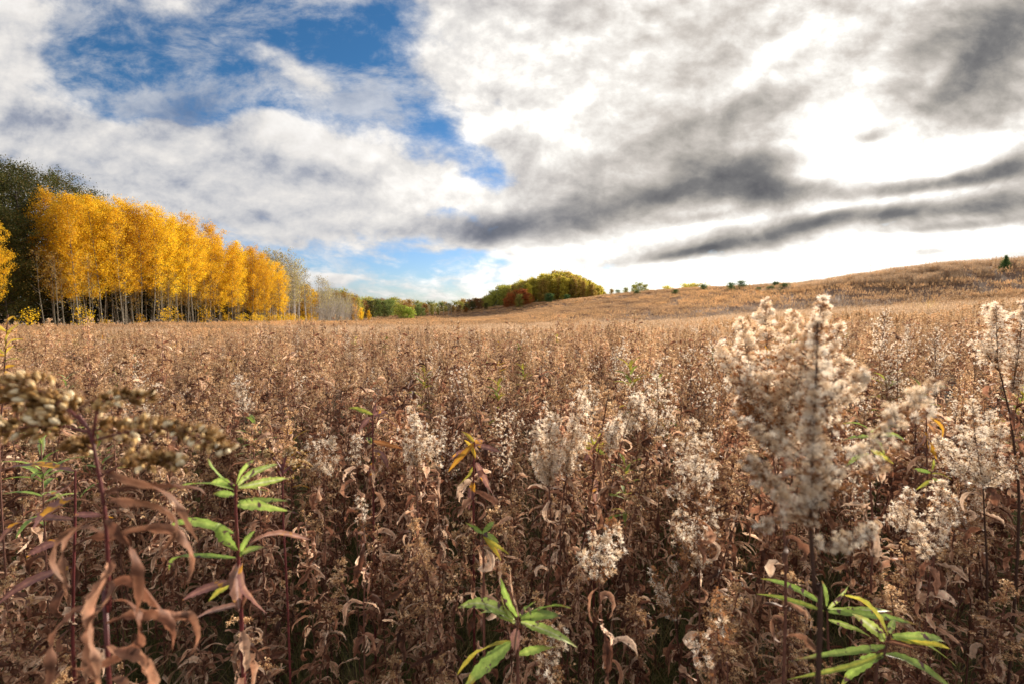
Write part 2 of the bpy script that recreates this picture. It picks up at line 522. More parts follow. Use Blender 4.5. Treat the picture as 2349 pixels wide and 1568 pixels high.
def leafy(name, stops, trans=0.3, rough=0.65, var=0.25, hue=0.0, spots=None, tipcol=None, pos_noise=None, spec=0.3, attr='rnd', tscale=1.3, obj_mix=0.0):
    m = bpy.data.materials.new(name)
    m.use_nodes = True
    m.node_tree.nodes.clear()
    t = NT(m.node_tree)
    a = t.new('ShaderNodeAttribute', attribute_name='rnd').outputs['Fac']
    tt = t.new('ShaderNodeAttribute', attribute_name='t').outputs['Fac']
    oi = t.new('ShaderNodeObjectInfo').outputs['Random']
    geo = t.new('ShaderNodeNewGeometry')
    tcn = t.new('ShaderNodeTexCoord')
    if obj_mix:
        a = t.math('ADD', t.math('MULTIPLY', a, 1 - obj_mix), t.math('MULTIPLY', oi, obj_mix))
    col = t.ramp(a, stops)
    if tipcol:
        nz = t.noise(tcn.outputs['Object'], 22, 3, 0.6)
        k = t.range(t.math('MULTIPLY_ADD', t.math('SUBTRACT', nz, 0.5), 1.5, tt), tipcol[1], tipcol[2])
        col = t.mix(k, col, t.ramp(a, tipcol[0]))
    if spots:
        nz = t.noise(tcn.outputs['Object'], spots[1], 3, 0.6)
        k = t.range(nz, spots[2], spots[2] + 0.06)
        col = t.mix(k, col, spots[0])
    if pos_noise:
        nz = t.noise(geo.outputs['Position'], pos_noise[0], 3, 0.55)
        col = t.mix(t.range(nz, 0.35, 0.65), t.mix(1.0, col, pos_noise[1], 'MULTIPLY'), t.mix(1.0, col, pos_noise[2], 'MULTIPLY'))
    if name in ('dry_leaf', 'green_leaf', 'purple_leaf', 'yellow_green_leaf', 'dry_stem', 'red_stem'):
        nz = t.noise(tcn.outputs['Object'], 75, 4, .65)
        f = t.range(nz, .32, .68, .62, 1.35, smooth=False)
        col = t.mix(1.0, col, t.comb(f, f, f), 'MULTIPLY')
    hsv = t.new('ShaderNodeHueSaturation')
    t.put(hsv.inputs['Color'], col)
    t.put(hsv.inputs['Value'], t.math('MULTIPLY_ADD', oi, var * 2, 1 - var))
    if hue:
        t.put(hsv.inputs['Hue'], t.math('MULTIPLY_ADD', oi, hue * 2, 0.5 - hue))
    col = hsv.outputs[0]
    p = t.new('ShaderNodeBsdfPrincipled')
    t.put(p.inputs['Base Color'], col)
    p.inputs['Roughness'].default_value = rough
    p.inputs['Specular IOR Level'].default_value = spec
    o = t.new('ShaderNodeOutputMaterial')
    if trans > 0:
        tr = t.new('ShaderNodeBsdfTranslucent')
        t.put(tr.inputs['Color'], t.mix(1.0, col, (tscale, tscale, tscale), 'MULTIPLY'))
        mx = t.new('ShaderNodeMixShader')
        mx.inputs[0].default_value = trans
        t.l.new(p.outputs[0], mx.inputs[1])
        t.l.new(tr.outputs[0], mx.inputs[2])
        t.l.new(mx.outputs[0], o.inputs[0])
    else:
        t.l.new(p.outputs[0], o.inputs[0])
    MATS[name] = m
    return m


FIELD = (0.10, (.92, .86, .84), (1.28, 1.20, 1.08))
M_dry = leafy('dry_leaf', [(0, (.075, .032, .021)), (.3, (.19, .090, .056)), (.6, (.36, .20, .128)), (.85, (.58, .395, .27)), (1, (.85, .69, .53))],
              trans=.34, var=.3, pos_noise=FIELD, spots=((.09, .045, .03), 60, .60))
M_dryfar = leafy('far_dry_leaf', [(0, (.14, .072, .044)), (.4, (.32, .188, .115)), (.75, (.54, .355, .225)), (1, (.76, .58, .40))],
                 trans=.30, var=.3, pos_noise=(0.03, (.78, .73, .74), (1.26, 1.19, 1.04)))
M_stem = leafy('dry_stem', [(0, (.085, .030, .024)), (.5, (.14, .060, .042)), (1, (.20, .11, .07))], trans=0, var=.3)
M_plume = leafy('dry_plume', [(0, (.30, .175, .085)), (.4, (.50, .33, .18)), (.8, (.70, .53, .33)), (1, (.86, .73, .52))], trans=.4, var=.25, pos_noise=(0.03, (.86, .82, .82), (1.28, 1.20, 1.04)))
M_rust = leafy('rust_bract', [(0, (.20, .075, .025)), (.5, (.36, .16, .06)), (1, (.50, .28, .13))], trans=.35, var=.2)
M_fluff = leafy('white_fluff', [(0, (.64, .45, .28)), (.25, (.86, .72, .54)), (.6, (.94, .84, .70)), (1, (.97, .92, .83))], trans=.55, rough=.9, var=.08, spec=0, tscale=1.05)
M_branch = leafy('twig', [(0, (.10, .055, .035)), (1, (.19, .11, .07))], trans=0, var=.2)
M_darkstem = leafy('dark_stem', [(0, (.05, .026, .020)), (1, (.09, .045, .03))], trans=0, var=.2)
M_redstem = leafy('red_stem', [(0, (.10, .018, .020)), (1, (.15, .03, .03))], trans=0, var=.1, spec=.5, rough=.45, spots=((.10, .02, .02), 40, .6))
M_green = leafy('green_leaf', [(0, (.20, .30, .06)), (.5, (.30, .42, .09)), (.85, (.42, .50, .13)), (1, (.55, .60, .38))], trans=.35, rough=.5, var=.15, spec=.5,
                spots=((.09, .045, .05), 55, .57), tipcol=([(0, (.45, .28, .03)), (.5, (.22, .10, .09)), (1, (.32, .30, .06))], .75, 1.15))
M_purple = leafy('purple_leaf', [(0, (.13, .06, .06)), (.4, (.20, .10, .09)), (.75, (.30, .16, .11)), (1, (.42, .28, .25))], trans=.35, rough=.5, var=.15, spec=.5,
                 spots=((.55, .27, .03), 24, .56))
M_ygreen = leafy('yellow_green_leaf', [(0, (.16, .22, .05)), (.5, (.30, .32, .06)), (1, (.52, .42, .06))], trans=.4, var=.2, spec=.3)
M_yellowleaf = leafy('yellow_leaf', [(0, (.45, .20, .03)), (.5, (.60, .36, .04)), (1, (.42, .40, .07))], trans=.4, var=.2)
M_seed = leafy('seed_head', [(0, (.035, .02, .010)), (.35, (.15, .08, .028)), (.55, (.36, .21, .08)), (.72, (.72, .52, .25)), (1, (.96, .86, .62))], trans=.2, rough=1.0, var=.05, spec=0)
M_grass = leafy('low_grass', [(0, (.06, .075, .02)), (.5, (.11, .12, .035)), (.8, (.22, .19, .07)), (1, (.40, .30, .15))], trans=.3, var=.25)
M_straw = leafy('straw', [(0, (.34, .22, .13)), (.5, (.52, .37, .24)), (1, (.68, .52, .36))], trans=.35, var=.2)
M_greyst = leafy('grey_straw', [(0, (.16, .12, .10)), (.5, (.26, .21, .18)), (1, (.38, .32, .27))], trans=.3, var=.2)


def ground_mat():
    m = bpy.data.materials.new('field_soil')
    m.use_nodes = True
    t = NT(m.node_tree)
    p = m.node_tree.nodes['Principled BSDF']
    g = t.new('ShaderNodeNewGeometry').outputs['Position']
    n1 = t.noise(g, 6.0, 6, .65)
    n2 = t.noise(g, .04, 4, .6)
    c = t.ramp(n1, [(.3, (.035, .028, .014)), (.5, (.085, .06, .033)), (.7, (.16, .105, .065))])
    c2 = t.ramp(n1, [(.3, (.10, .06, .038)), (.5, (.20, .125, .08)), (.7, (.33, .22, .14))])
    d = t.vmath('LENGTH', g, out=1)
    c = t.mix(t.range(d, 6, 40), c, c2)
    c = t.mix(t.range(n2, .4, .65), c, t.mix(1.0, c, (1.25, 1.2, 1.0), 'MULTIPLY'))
    t.put(p.inputs['Base Color'], c)
    p.inputs['Roughness'].default_value = .95
    b = t.new('ShaderNodeBump')
    b.inputs['Distance'].default_value = .1
    t.put(b.inputs['Height'], n1)
    t.put(p.inputs['Normal'], b.outputs[0])
    return m


def build_ground():
    s = np.linspace(-1, 1, 261)
    g = 40 * s + 560 * s ** 5 + 2400 * s ** 15
    X, Y = np.meshgrid(g, g)
    Z = ground(X.ravel(), Y.ravel()) - 0.0
    mb = MB()
    n = len(g)
    i = (np.arange(n - 1)[:, None] * n + np.arange(n - 1)[None]).ravel()
    mb.add(np.stack([X.ravel(), Y.ravel(), Z], -1), quads=np.stack([i, i + 1, i + n + 1, i + n], -1))
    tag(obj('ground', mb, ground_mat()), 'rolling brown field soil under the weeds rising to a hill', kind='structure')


build_ground()


# ------------------------------------------------------------------ weeds
def curve_pts(base, top, bow, n=8):
    k = np.linspace(0, 1, n)[:, None]
    p = base * (1 - k) + top * k
    return p + bow * (np.sin(k * np.pi))


def interp(pts, k):
    n = len(pts) - 1
    f = np.clip(k, 0, 1) * n
    i = np.minimum(f.astype(int), n - 1)
    return pts[i] * (1 - (f - i))[:, None] + pts[i + 1] * (f - i)[:, None]


def goldenrod(seed, H=1.15, nleaf=44, seg=5, plume=0.6, lod=0, leafL=.095, leafW=.017):
    """dry goldenrod: stem, curled hanging leaves, small plume.  returns three meshes' builders"""
    rg = np.random.default_rng(seed)
    st, fo, fl = MB(), MB(), MB()
    top = np.array([rg.normal() * .08, rg.normal() * .08, H])
    pts = curve_pts(np.zeros(3), top, np.append(rg.normal(size=2) * .02, 0), 7 if lod < 2 else 3)
    tube(st, pts, np.linspace(.0034, .0016, len(pts)) * (1 if lod < 2 else 2.0), 5 if lod == 0 else 3, rnd=rg.random())
    k = rg.beta(1.6, 1.1, nleaf) * .80 + .16
    k = np.sort(k)
    base = interp(pts, k)
    az = np.arange(nleaf) * 2.4 + rg.normal(size=nleaf) * .4
    up = rg.random(nleaf)
    bend = np.where(up < .75, 1.6 + 4.2 * rg.random(nleaf) ** 1.5, .4 + 1.2 * rg.random(nleaf))
    L = leafL * (.6 + .7 * rg.random(nleaf)) * (1.15 - .45 * k)
    ribbons(fo, rg, base, az, .9 - 1.0 * rg.random(nleaf), L, leafW * (.40 + .85 * rg.random(nleaf) ** 1.3), bend, rg.normal(size=nleaf) * 2.6,
            drift=rg.normal(size=nleaf) * 1.3, crinkle=(.55, .4, 0)[lod], fold=.5, seg=seg, power=1.2, wave=.15 if lod == 0 else 0, roll0=rg.normal(size=nleaf) * .5)
    # top shoots and plume
    nb = int(22 * plume)
    if nb:
        kb = 1 - .26 * rg.random(nb) ** 1.0
        kb = np.clip(kb, 0, .995)
        b0 = interp(pts, kb)
        ab = rg.random(nb) * 6.28
        lb = (.03 + .10 * (1 - kb) / .26) * (.6 + .8 * rg.random(nb))
        eb = .5 + .6 * rg.random(nb)
        d = np.stack([np.cos(eb) * np.cos(ab), np.cos(eb) * np.sin(ab), np.sin(eb)], -1)
        per = {0: 12, 1: 6, 2: 3}[lod]
        kk = rg.random((nb, per)) ** .8
        pos = (b0[:, None] + d[:, None] * (lb[:, None] * kk)[..., None] + np.array([0, 0, -1]) * (lb[:, None] * kk ** 2 * .35)[..., None]).reshape(-1, 3)
        pos += rg.normal(size=pos.shape) * .004
        dd = np.repeat(d, per, 0) + rg.normal(size=pos.shape) * .5 + [0, 0, .5]
        if lod == 0:
            for i in range(nb):
                q = np.linspace(0, 1, 4)[:, None]
                tube(fl, b0[i] + d[i] * lb[i] * q + np.array([0, 0, -.35]) * lb[i] * q ** 2, .0007, 3, mat=1)
        tufts(fl, rg, pos, dd, {0: .0075, 1: .011, 2: .022}[lod], K={0: 6, 1: 3, 2: 2}[lod], width={0: .2, 1: .3, 2: .35}[lod], mat=0)
    else:
        fl = None
    return st, fo, fl


def aster(seed, H=1.3, head=.32, wid=.11, dens=1.0, white=.75, K=12, ts=.0075, nleaf=30, stem_r=.003, lean=(0, 0), branches=30, per=13, tw=.1, lod=0, flare=0.0, leafL=.075, leafW=.012, up=0.75):
    """fluffy seeding aster/goldenrod: stem, dry leaves, branched head with fluff and rust bracts"""
    rg = np.random.default_rng(seed)
    st, fo, tw_, fl = MB(), MB(), MB(), MB()
    top = np.array([lean[0], lean[1], H])
    pts = curve_pts(np.zeros(3), top, np.array([-lean[0] * .15 + rg.normal() * .008, -lean[1] * .15, 0]), 10)
    tube(st, pts, np.linspace(stem_r, stem_r * .35, 10), 6 if lod == 0 else 3, rnd=rg.random())
    kt = 1 - head / H
    if nleaf:
        k = np.sort(rg.random(nleaf) * (kt - .1) + .12)
        base = interp(pts, k)
        ribbons(fo, rg, base, np.arange(nleaf) * 2.4 + rg.normal(size=nleaf) * .4, .9 - 1.1 * rg.random(nleaf),
                leafL * (.6 + .7 * rg.random(nleaf)), leafW * (.6 + .8 * rg.random(nleaf)), 1.4 + 2.4 * rg.random(nleaf),
                rg.normal(size=nleaf) * 2.2, drift=rg.normal(size=nleaf), crinkle=.45, fold=.5, seg=7 if lod == 0 else 4, power=1.2, wave=.15)
    nb = branches
    u = np.linspace(0, .97, nb) + rg.normal(size=nb) * .01
    u = np.clip(u, 0, .98)
    b0 = interp(pts, kt + (1 - kt) * u)
    prof = np.clip(np.sin(np.pi * np.clip(u * .85 + .18, 0, 1)) ** .8, .15, 1) * (1 + flare * u)
    lb = wid * prof * (.65 + .6 * rg.random(nb)) + .015
    ab = np.arange(nb) * 2.4 + rg.normal(size=nb) * .35
    eb = up + rg.normal(size=nb) * .15
    d = np.stack([np.cos(eb) * np.cos(ab), np.cos(eb) * np.sin(ab), np.sin(eb)], -1)
    P_, Dd = [], []
    for i in range(nb):
        q = np.linspace(0, 1, 5)[:, None]
        bp = b0[i] + d[i] * lb[i] * q + np.array([0, 0, .12]) * lb[i] * q ** 2
        if lod == 0:
            tube(tw_, bp, np.linspace(.0011, .0005, 5), 3)
        m = max(3, int(per * lb[i] / wid * dens))
        kk = .15 + .85 * rg.random(m) ** .75
        pp = interp(bp, kk)
        off = unit(rg.normal(size=(m, 3)) + [0, 0, .5]) * (ts * (.6 + 1.2 * rg.random(m)))[:, None]
        if lod == 0 and K > 10:
            for j in range(m):
                tube(tw_, np.stack([pp[j], pp[j] + off[j]]), .0004, 3)
        P_.append(pp + off)
        Dd.append(off / ts + d[i] * .5)
    pos, dd = np.concatenate(P_), np.concatenate(Dd)
    kz = (pos[:, 2] - pos[:, 2].min()) / max(np.ptp(pos[:, 2]), 1e-6)
    patch = np.sin(pos[:, 0] * 55 + seed) + np.sin(pos[:, 2] * 37 + seed * 2) + np.sin(pos[:, 1] * 48)
    isw = rg.random(len(pos)) < np.clip(white + patch * .22 - (kz > .88) * .25, .02, .98)
    tufts(fl, rg, pos[isw], dd[isw], ts * (.8 + .5 * rg.random(isw.sum())), K=K, width=tw, mat=0)
    spindles(fl, rg, pos[isw] - unit(dd[isw]) * ts * .35, dd[isw], ts * .45, ts * .28, mat=1, sides=4 if lod == 0 else 3) if lod == 0 else None
    tufts(fl, rg, pos[~isw], dd[~isw], ts * .62, K=max(4, K // 2), width=tw * 1.8, mat=1)
    return st, fo, tw_, fl


# spread of the field as points for instances -------------------------------------------------
def in_field(x, y):
    """no weeds inside the woods"""
    edge = np.interp(y, [0, 50, 115, 130, 170, 230, 260, 290], [-64, -57, -56.5, -58, -58, -60, -40, -10])
    return x > edge


PLACED = []       # (x, y) of individually built near plants


def scatter_rows(y0, y1, n, rg, side=1.22, pad=1.5):
    y = np.sqrt(rg.random(n) * (y1 ** 2 - y0 ** 2) + y0 ** 2)
    x = (rg.random(n) * 2 - 1) * (y * side + pad)
    return x, y


def gn_stuff(name, pts, idx, rotz, tilt, scl, forms, label):
    me = bpy.data.meshes.new(name)
    me.from_pydata([tuple(p) for p in pts], [], [])
    n = len(pts)
    a = me.attributes.new('idx', 'INT', 'POINT')
    a.data.foreach_set('value', np.asarray(idx, np.int32))
    a = me.attributes.new('rot', 'FLOAT_VECTOR', 'POINT')
    a.data.foreach_set('vector', np.concatenate([tilt, rotz[:, None]], 1).astype(np.float32).ravel())
    a = me.attributes.new('scl', 'FLOAT', 'POINT')
    a.data.foreach_set('value', np.asarray(scl, np.float32))
    o = bpy.data.objects.new(name, me)
    COL.objects.link(o)
    tag(o, label, kind='stuff')
    ng = bpy.data.node_groups.new(name + '_scatter', 'GeometryNodeTree')
    ng.interface.new_socket('Geometry', in_out='INPUT', socket_type='NodeSocketGeometry')
    ng.interface.new_socket('Geometry', in_out='OUTPUT', socket_type='NodeSocketGeometry')
    N, Lk = ng.nodes, ng.links
    gi, go = N.new('NodeGroupInput'), N.new('NodeGroupOutput')
    ci = N.new('GeometryNodeCollectionInfo')
    ci.inputs['Collection'].default_value = forms
    ci.inputs['Separate Children'].default_value = True
    ci.inputs['Reset Children'].default_value = True
    ip = N.new('GeometryNodeInstanceOnPoints')
    ip.inputs['Pick Instance'].default_value = True

    def na(nm, ty):
        q = N.new('GeometryNodeInputNamedAttribute')
        q.data_type = ty
        q.inputs['Name'].default_value = nm
        return q.outputs[0]
    Lk.new(gi.outputs[0], ip.inputs['Points'])
    Lk.new(ci.outputs[0], ip.inputs['Instance'])
    Lk.new(na('idx', 'INT'), ip.inputs['Instance Index'])
    e2r = N.new('FunctionNodeEulerToRotation')
    Lk.new(na('rot', 'FLOAT_VECTOR'), e2r.inputs[0])
    Lk.new(e2r.outputs[0], ip.inputs['Rotation'])
    Lk.new(na('scl', 'FLOAT'), ip.inputs['Scale'])
    Lk.new(ip.outputs[0], go.inputs[0])
    mod = o.modifiers.new('scatter', 'NODES')
    mod.node_group = ng
    return o


FORM_N = [0]


def form(coll, mb, mats):
    o = bpy.data.objects.new('form_%04d' % FORM_N[0], mb.mesh('form', mats))
    FORM_N[0] += 1
    coll.objects.link(o)


WEED_MATS = [M_stem, M_dry, M_plume, M_branch, M_dryfar, M_fluff, M_rust, M_straw, M_greyst, M_ygreen]


def weeds():
    rg = np.random.default_rng(7)
    # ---- near individuals
    near = []
    for i in range(16):
        st, fo, fl = goldenrod(100 + i, H=.98 + .26 * rg.random(), nleaf=100, seg=8, plume=[0.5, 1.6, .9, 0.0, 2.0, 1.2][i % 6], lod=0,
                               leafL=.10 if i % 3 else .125, leafW=.0125 if i % 3 else .017)
        near.append((st.mesh('stem', [M_stem]), fo.mesh('foliage', [M_dry]), fl.mesh('flower_head', [M_plume, M_branch]) if fl else None))
    LAB = 'dry brown goldenrod with curled hanging leaves, standing close among its like'
    GRP = 'dry goldenrod plants nearest in the field'
    protos = [None] * 16
    cnt = 0
    x, y = scatter_rows(.75, 4.6, 1500, rg, 1.12, .12)
    o_ = np.argsort(np.hypot(x, y))
    kept = []
    for x_, y_ in zip(x[o_], y[o_]):
        if math.hypot(x_, y_) < .8:
            continue
        if any((x_ - a) ** 2 + (y_ - b) ** 2 < .115 ** 2 for a, b in kept[-160:]):
            continue
        # keep the sight line of the close hero plants open
        if y_ < 1.05 and abs(x_) < .2:
            continue
        kept.append((x_, y_))
        if len(kept) >= 300:
            break
    for x_, y_ in kept:
        i = int(rg.integers(16))
        loc = (x_, y_, gz(x_, y_) - .01)
        rz = rg.random() * 6.28
        sc = .82 + .32 * rg.random()
        if y_ < 1.5:
            sc *= .72 + .14 * (y_ - .75) / .75
        if protos[i] is None:
            r = thing('dry_goldenrod', loc, LAB, 'dry plant', GRP, rz)
            r.scale = (sc, sc, sc)
            s_, f_, h_ = near[i]
            obj('stem', s_, None, r)
            obj('foliage', f_, None, r)
            if h_:
                obj('plume', h_, None, r)
            protos[i] = r
        else:
            copy_tree(protos[i], loc, rz, sc, tilt=(rg.normal() * .05, rg.normal() * .05))
    ymax = max(b for a, b in kept)
    rmax = max(math.hypot(a, b) for a, b in kept)
    # ---- the rest: one mass with forms of falling detail
    fc = bpy.data.collections.new('weed_forms')
    n0 = 0
    forms = {}
    def reg(key, mb):
        forms.setdefault(key, []).append(len(fc.objects))
        form(fc, mb, WEED_MATS)
    for i in range(12):          # mid plants
        st, fo, fl = goldenrod(200 + i, H=.95 + .3 * rg.random(), nleaf=42, seg=4, plume=[1.0, 1.8, 2.4, 1.4][i % 4], lod=1, leafW=.019)
        m = MB()
        m.join(st, [0]); m.join(fo, [1])
        if fl: m.join(fl, [2, 3])
        reg('mid', m)
    for i in range(10):          # patches of plants
        m = MB()
        for j in range(15):
            st, fo, fl = goldenrod(300 + i * 20 + j, H=.9 + .35 * rg.random(), nleaf=20, seg=2, plume=2.4, lod=2, leafL=.12, leafW=.028)
            off = np.append((rg.random(2) - .5) * 1.05, 0)
            for q in (st, fo, fl):
                q.v = [a + off for a in q.v]
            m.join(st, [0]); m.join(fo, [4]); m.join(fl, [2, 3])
        reg('patch', m)
    for i in range(8):           # far patches
        m = MB()
        for j in range(20):
            st, fo, fl = goldenrod(600 + i * 20 + j, H=.85 + .4 * rg.random(), nleaf=10, seg=1, plume=2.2, lod=2, leafL=.20, leafW=.06)
            off = np.append((rg.random(2) - .5) * 2.2, 0)
            for q in (st, fo, fl):
                q.v = [a + off for a in q.v]
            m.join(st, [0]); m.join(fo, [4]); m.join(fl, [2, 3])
        reg('far', m)
    for key, mi in (('straw', 7), ('grey', 8)):
        for i in range(5):
            m, g = MB(), MB()
            n = 170
            b = np.concatenate([(rg.random((n, 2)) - .5) * 1.4, np.zeros((n, 1))], 1)
            ribbons(g, rg, b, rg.random(n) * 6.28, 1.35 + rg.random(n) * .2, 1.0 + .45 * rg.random(n), .02, .3 + .8 * rg.random(n), 0, seg=3, shape='blade', power=2)
            pos = b + [0, 0, 1.1] + rg.normal(size=b.shape) * [.06, .06, .12]
            tufts(g, rg, pos, np.tile([0, 0, 1.0], (n, 1)), .07, K=2, width=.14, spread=.3)
            m.join(g, [mi])
            reg(key, m)
    pts, idx = [], []
    def put(key, x, y, sc, lift=0.0):
        keep = in_field(x, y)
        x, y = x[keep], y[keep]
        z = ground(x, y)
        pts.append(np.stack([x, y, z], -1))
        idx.append(rg.choice(forms[key], len(x)))
        scs.append(sc * (.8 + .35 * rg.random(len(x))) * (1 + .10 * np.sin(x * .9 + y * .5) * np.sin(y * .7 - x * .3)))
    scs = []
    # near ring left over from the individuals
    x, y = scatter_rows(.8, 5, 900, rg, 1.15, .3)
    k = np.hypot(x, y) > rmax - .05
    put('mid', x[k], y[k], 1.0)
    x, y = scatter_rows(5, 15, 5600, rg)
    put('mid', x, y, 1.0)
    x, y = scatter_rows(14, 52, 5600, rg)
    zone = lambda cx, cy, rx, ry: ((x - cx) / rx) ** 2 + ((y - cy) / ry) ** 2 + .5 * np.sin(x * .3 + y * .2) < 1
    k = zone(5, 36, 26, 16)
    put('patch', x[~k], y[~k], 1.0)
    put('straw', np.repeat(x[k], 2) + rg.normal(size=2 * k.sum()) * .4, np.repeat(y[k], 2) + rg.normal(size=2 * k.sum()) * .4, .95)
    put('patch', x[k][::5], y[k][::5], 1.0)
    x, y = scatter_rows(50, 290, 34000, rg, 1.2, 3)
    k = zone(28, 62, 16, 10)
    k2 = (y < 64) & (np.abs(x - 6) < 34) & ~k
    put('far', x[~k & ~k2], y[~k & ~k2], 1.0)
    put('grey', x[k] + rg.normal(size=k.sum()) * .8, y[k] + rg.normal(size=k.sum()) * .8, .9)
    put('far', x[k], y[k], .9)
    put('straw', np.repeat(x[k2], 3) + rg.normal(size=3 * k2.sum()) * .8, np.repeat(y[k2], 3) + rg.normal(size=3 * k2.sum()) * .8, .9)
    k3 = (y > 66) & (y < 110) & (x > 55)
    put('straw', np.repeat(x[k3], 2), np.repeat(y[k3], 2), 1.0)
    # behind and beside the camera
    th = rg.random(500) * 6.28
    r = 1.6 + 8 * rg.random(500)
    xb, yb = r * np.cos(th), r * np.sin(th)
    k = yb < np.abs(xb) * .7
    put('mid', xb[k], yb[k], 1.0)
    pts, idx, scs = np.concatenate(pts), np.concatenate(idx), np.concatenate(scs)
    n = len(pts)
    gn_stuff('goldenrod_field', pts, idx, rg.random(n) * 6.28, rg.normal(size=(n, 2)) * .05, scs, fc,
             'dense brown mass of dry goldenrod filling the field and the hill')


weeds()


# ------------------------------------------------------------------ asters built one by one
def px2w(r, Y):
    return r / F * Y


def smooth_path(pts, n):
    pts = np.asarray(pts, float)
    if len(pts) == 2:
        return interp(pts, np.linspace(0, 1, n))
    k = np.linspace(0, len(pts) - 1, n)
    ext = np.vstack([2 * pts[0] - pts[1], pts, 2 * pts[-1] - pts[-2]])
    i = np.minimum(k.astype(int), len(pts) - 2)
    f = (k - i)[:, None]
    p0, p1, p2, p3 = ext[i], ext[i + 1], ext[i + 2], ext[i + 3]
    return .5 * (2 * p1 + (p2 - p0) * f + (2 * p0 - 5 * p1 + 4 * p2 - p3) * f ** 2 + (3 * p1 - p0 - 3 * p2 + p3) * f ** 3)


def arm(mbT, mbF, rg, path, rad, n, ts, white, K, tw, thick, taper=True):
    """one branch of a seed head: side twigs around it, each carrying a tuft"""
    P_ = smooth_path(path, 14)
    tube(mbT, P_, np.linspace(thick, thick * .35, 14), 5)
    k = rg.random(n) ** .85
    c = interp(P_, k)
    tan = unit(interp(np.gradient(P_, axis=0), k))
    prof = np.sin(np.pi * np.clip(k * .8 + .16, 0, 1)) ** .7 * (.45 + .8 * np.sin(k * 19 + rg.random() * 6) ** 2)
    r3 = unit(np.cross(tan, rg.normal(size=(n, 3))))
    rr = rad * prof * np.sqrt(rg.random(n)) * (.8 + .4 * rg.random(n))
    pos = c + r3 * rr[:, None] + tan * (rr * .5)[:, None]
    for i in range(0, n):
        if i % 2 == 0:
            tube(mbT, np.stack([c[i], pos[i]]), [.0007, .0004], 3)
    dd = r3 + tan * .5 + np.array([0, 0, .35])
    f = 1 / (rad + 1e-6)
    patch = np.sin(pos[:, 0] * 1.7 * f + pos[:, 2] * f) + np.sin(pos[:, 2] * 1.3 * f + 2)
    isw = rg.random(n) < np.clip(white - .16 + .26 * patch, .02, .98)
    sz = ts * (.8 + .75 * rg.random(n))
    tufts(mbF, rg, pos[isw], dd[isw], sz[isw], K=K, width=tw, mat=0)
    spindles(mbF, rg, pos[isw] - unit(dd[isw]) * ts * .5, dd[isw], ts * .6, ts * .32, mat=1, sides=4)
    tufts(mbF, rg, pos[~isw], dd[~isw], sz[~isw] * .6, K=max(6, K // 2), width=tw * 2.0, mat=1)


ASTER_GROUP = 'asters gone to white fluff standing among the goldenrod'


def hero_aster(label, Y, stem, arms, ts_px=8, white=.75, K=20, tw=.05, stem_px=4, dens=1.0, seed=1, leaves=26, dark=False, leafL=.085, name='seeding_aster'):
    rg = np.random.default_rng(seed)
    s3 = [at(u, v, Y + (dz if False else 0)) for u, v in stem]
    low = s3[0]
    gx, gy = low[0], low[1]
    g0 = gz(gx, gy)
    base = np.array([gx, gy, g0])
    path = ([base] if low[2] > g0 + .05 else []) + s3
    root = thing(name, tuple(base), label, 'dry plant', ASTER_GROUP)
    stm, tw_, fl, fo = MB(), MB(), MB(), MB()
    SP = smooth_path(path, 26) - base
    r0 = px2w(stem_px, Y) * .5
    tube(stm, SP, r0 * np.linspace(1.15, .12, 26) ** .8, 8)
    ts = px2w(ts_px, Y)
    for a in arms:
        pts, rp = a[0], a[1]
        wf = a[2] if len(a) > 2 else white
        m = len(pts)
        sw = rg.normal() * .05 * Y
        P3 = [at(u, v, Y + (sw * (j / max(m - 1, 1)))) - base for j, (u, v) in enumerate(pts)]
        ln = sum(np.linalg.norm(P3[j + 1] - P3[j]) for j in range(m - 1))
        rad = px2w(rp, Y)
        n = int(dens * ln * (rad * 2.2) / (ts * ts) * .78) + 6
        arm(tw_, fl, rg, P3, rad, n, ts, wf, K, tw, px2w(2.4, Y) * .5)
    obj('stem', stm, M_darkstem if dark else M_stem, root)
    obj('branches', tw_, M_branch, root)
    obj('fluffy_head', fl, [M_fluff, M_rust], root)
    if leaves:
        vis = SP[(SP[:, 2] > .15)]
        top = arms[0][0][0]
        ztop = (at(top[0], top[1], Y) - base)[2]
        k = rg.random(leaves)
        zz = .2 + (ztop - .2) * k
        b = np.stack([np.interp(zz, SP[:, 2], SP[:, i]) for i in range(3)], -1)
        ribbons(fo, rg, b, rg.random(leaves) * 6.28, .8 - 1.2 * rg.random(leaves), leafL * (.6 + .6 * rg.random(leaves)), leafL * .17 * (.6 + .8 * rg.random(leaves)),
                1.4 + 2.6 * rg.random(leaves), rg.normal(size=leaves) * 2, drift=rg.normal(size=leaves), crinkle=.5, fold=.5, seg=10, power=1.2, wave=.2)
        obj('foliage', fo, M_dry, root)
    return root


def fan(o, ends, r, w=None, mid=.5, lift=.12):
    out = []
    for (u, v) in ends:
        mu, mv = o[0] + (u - o[0]) * mid, o[1] + (v - o[1]) * mid
        mu += (u - o[0]) * lift
        out.append(([o, (mu, mv), (u, v)], r) + ((w,) if w is not None else ()))
    return out


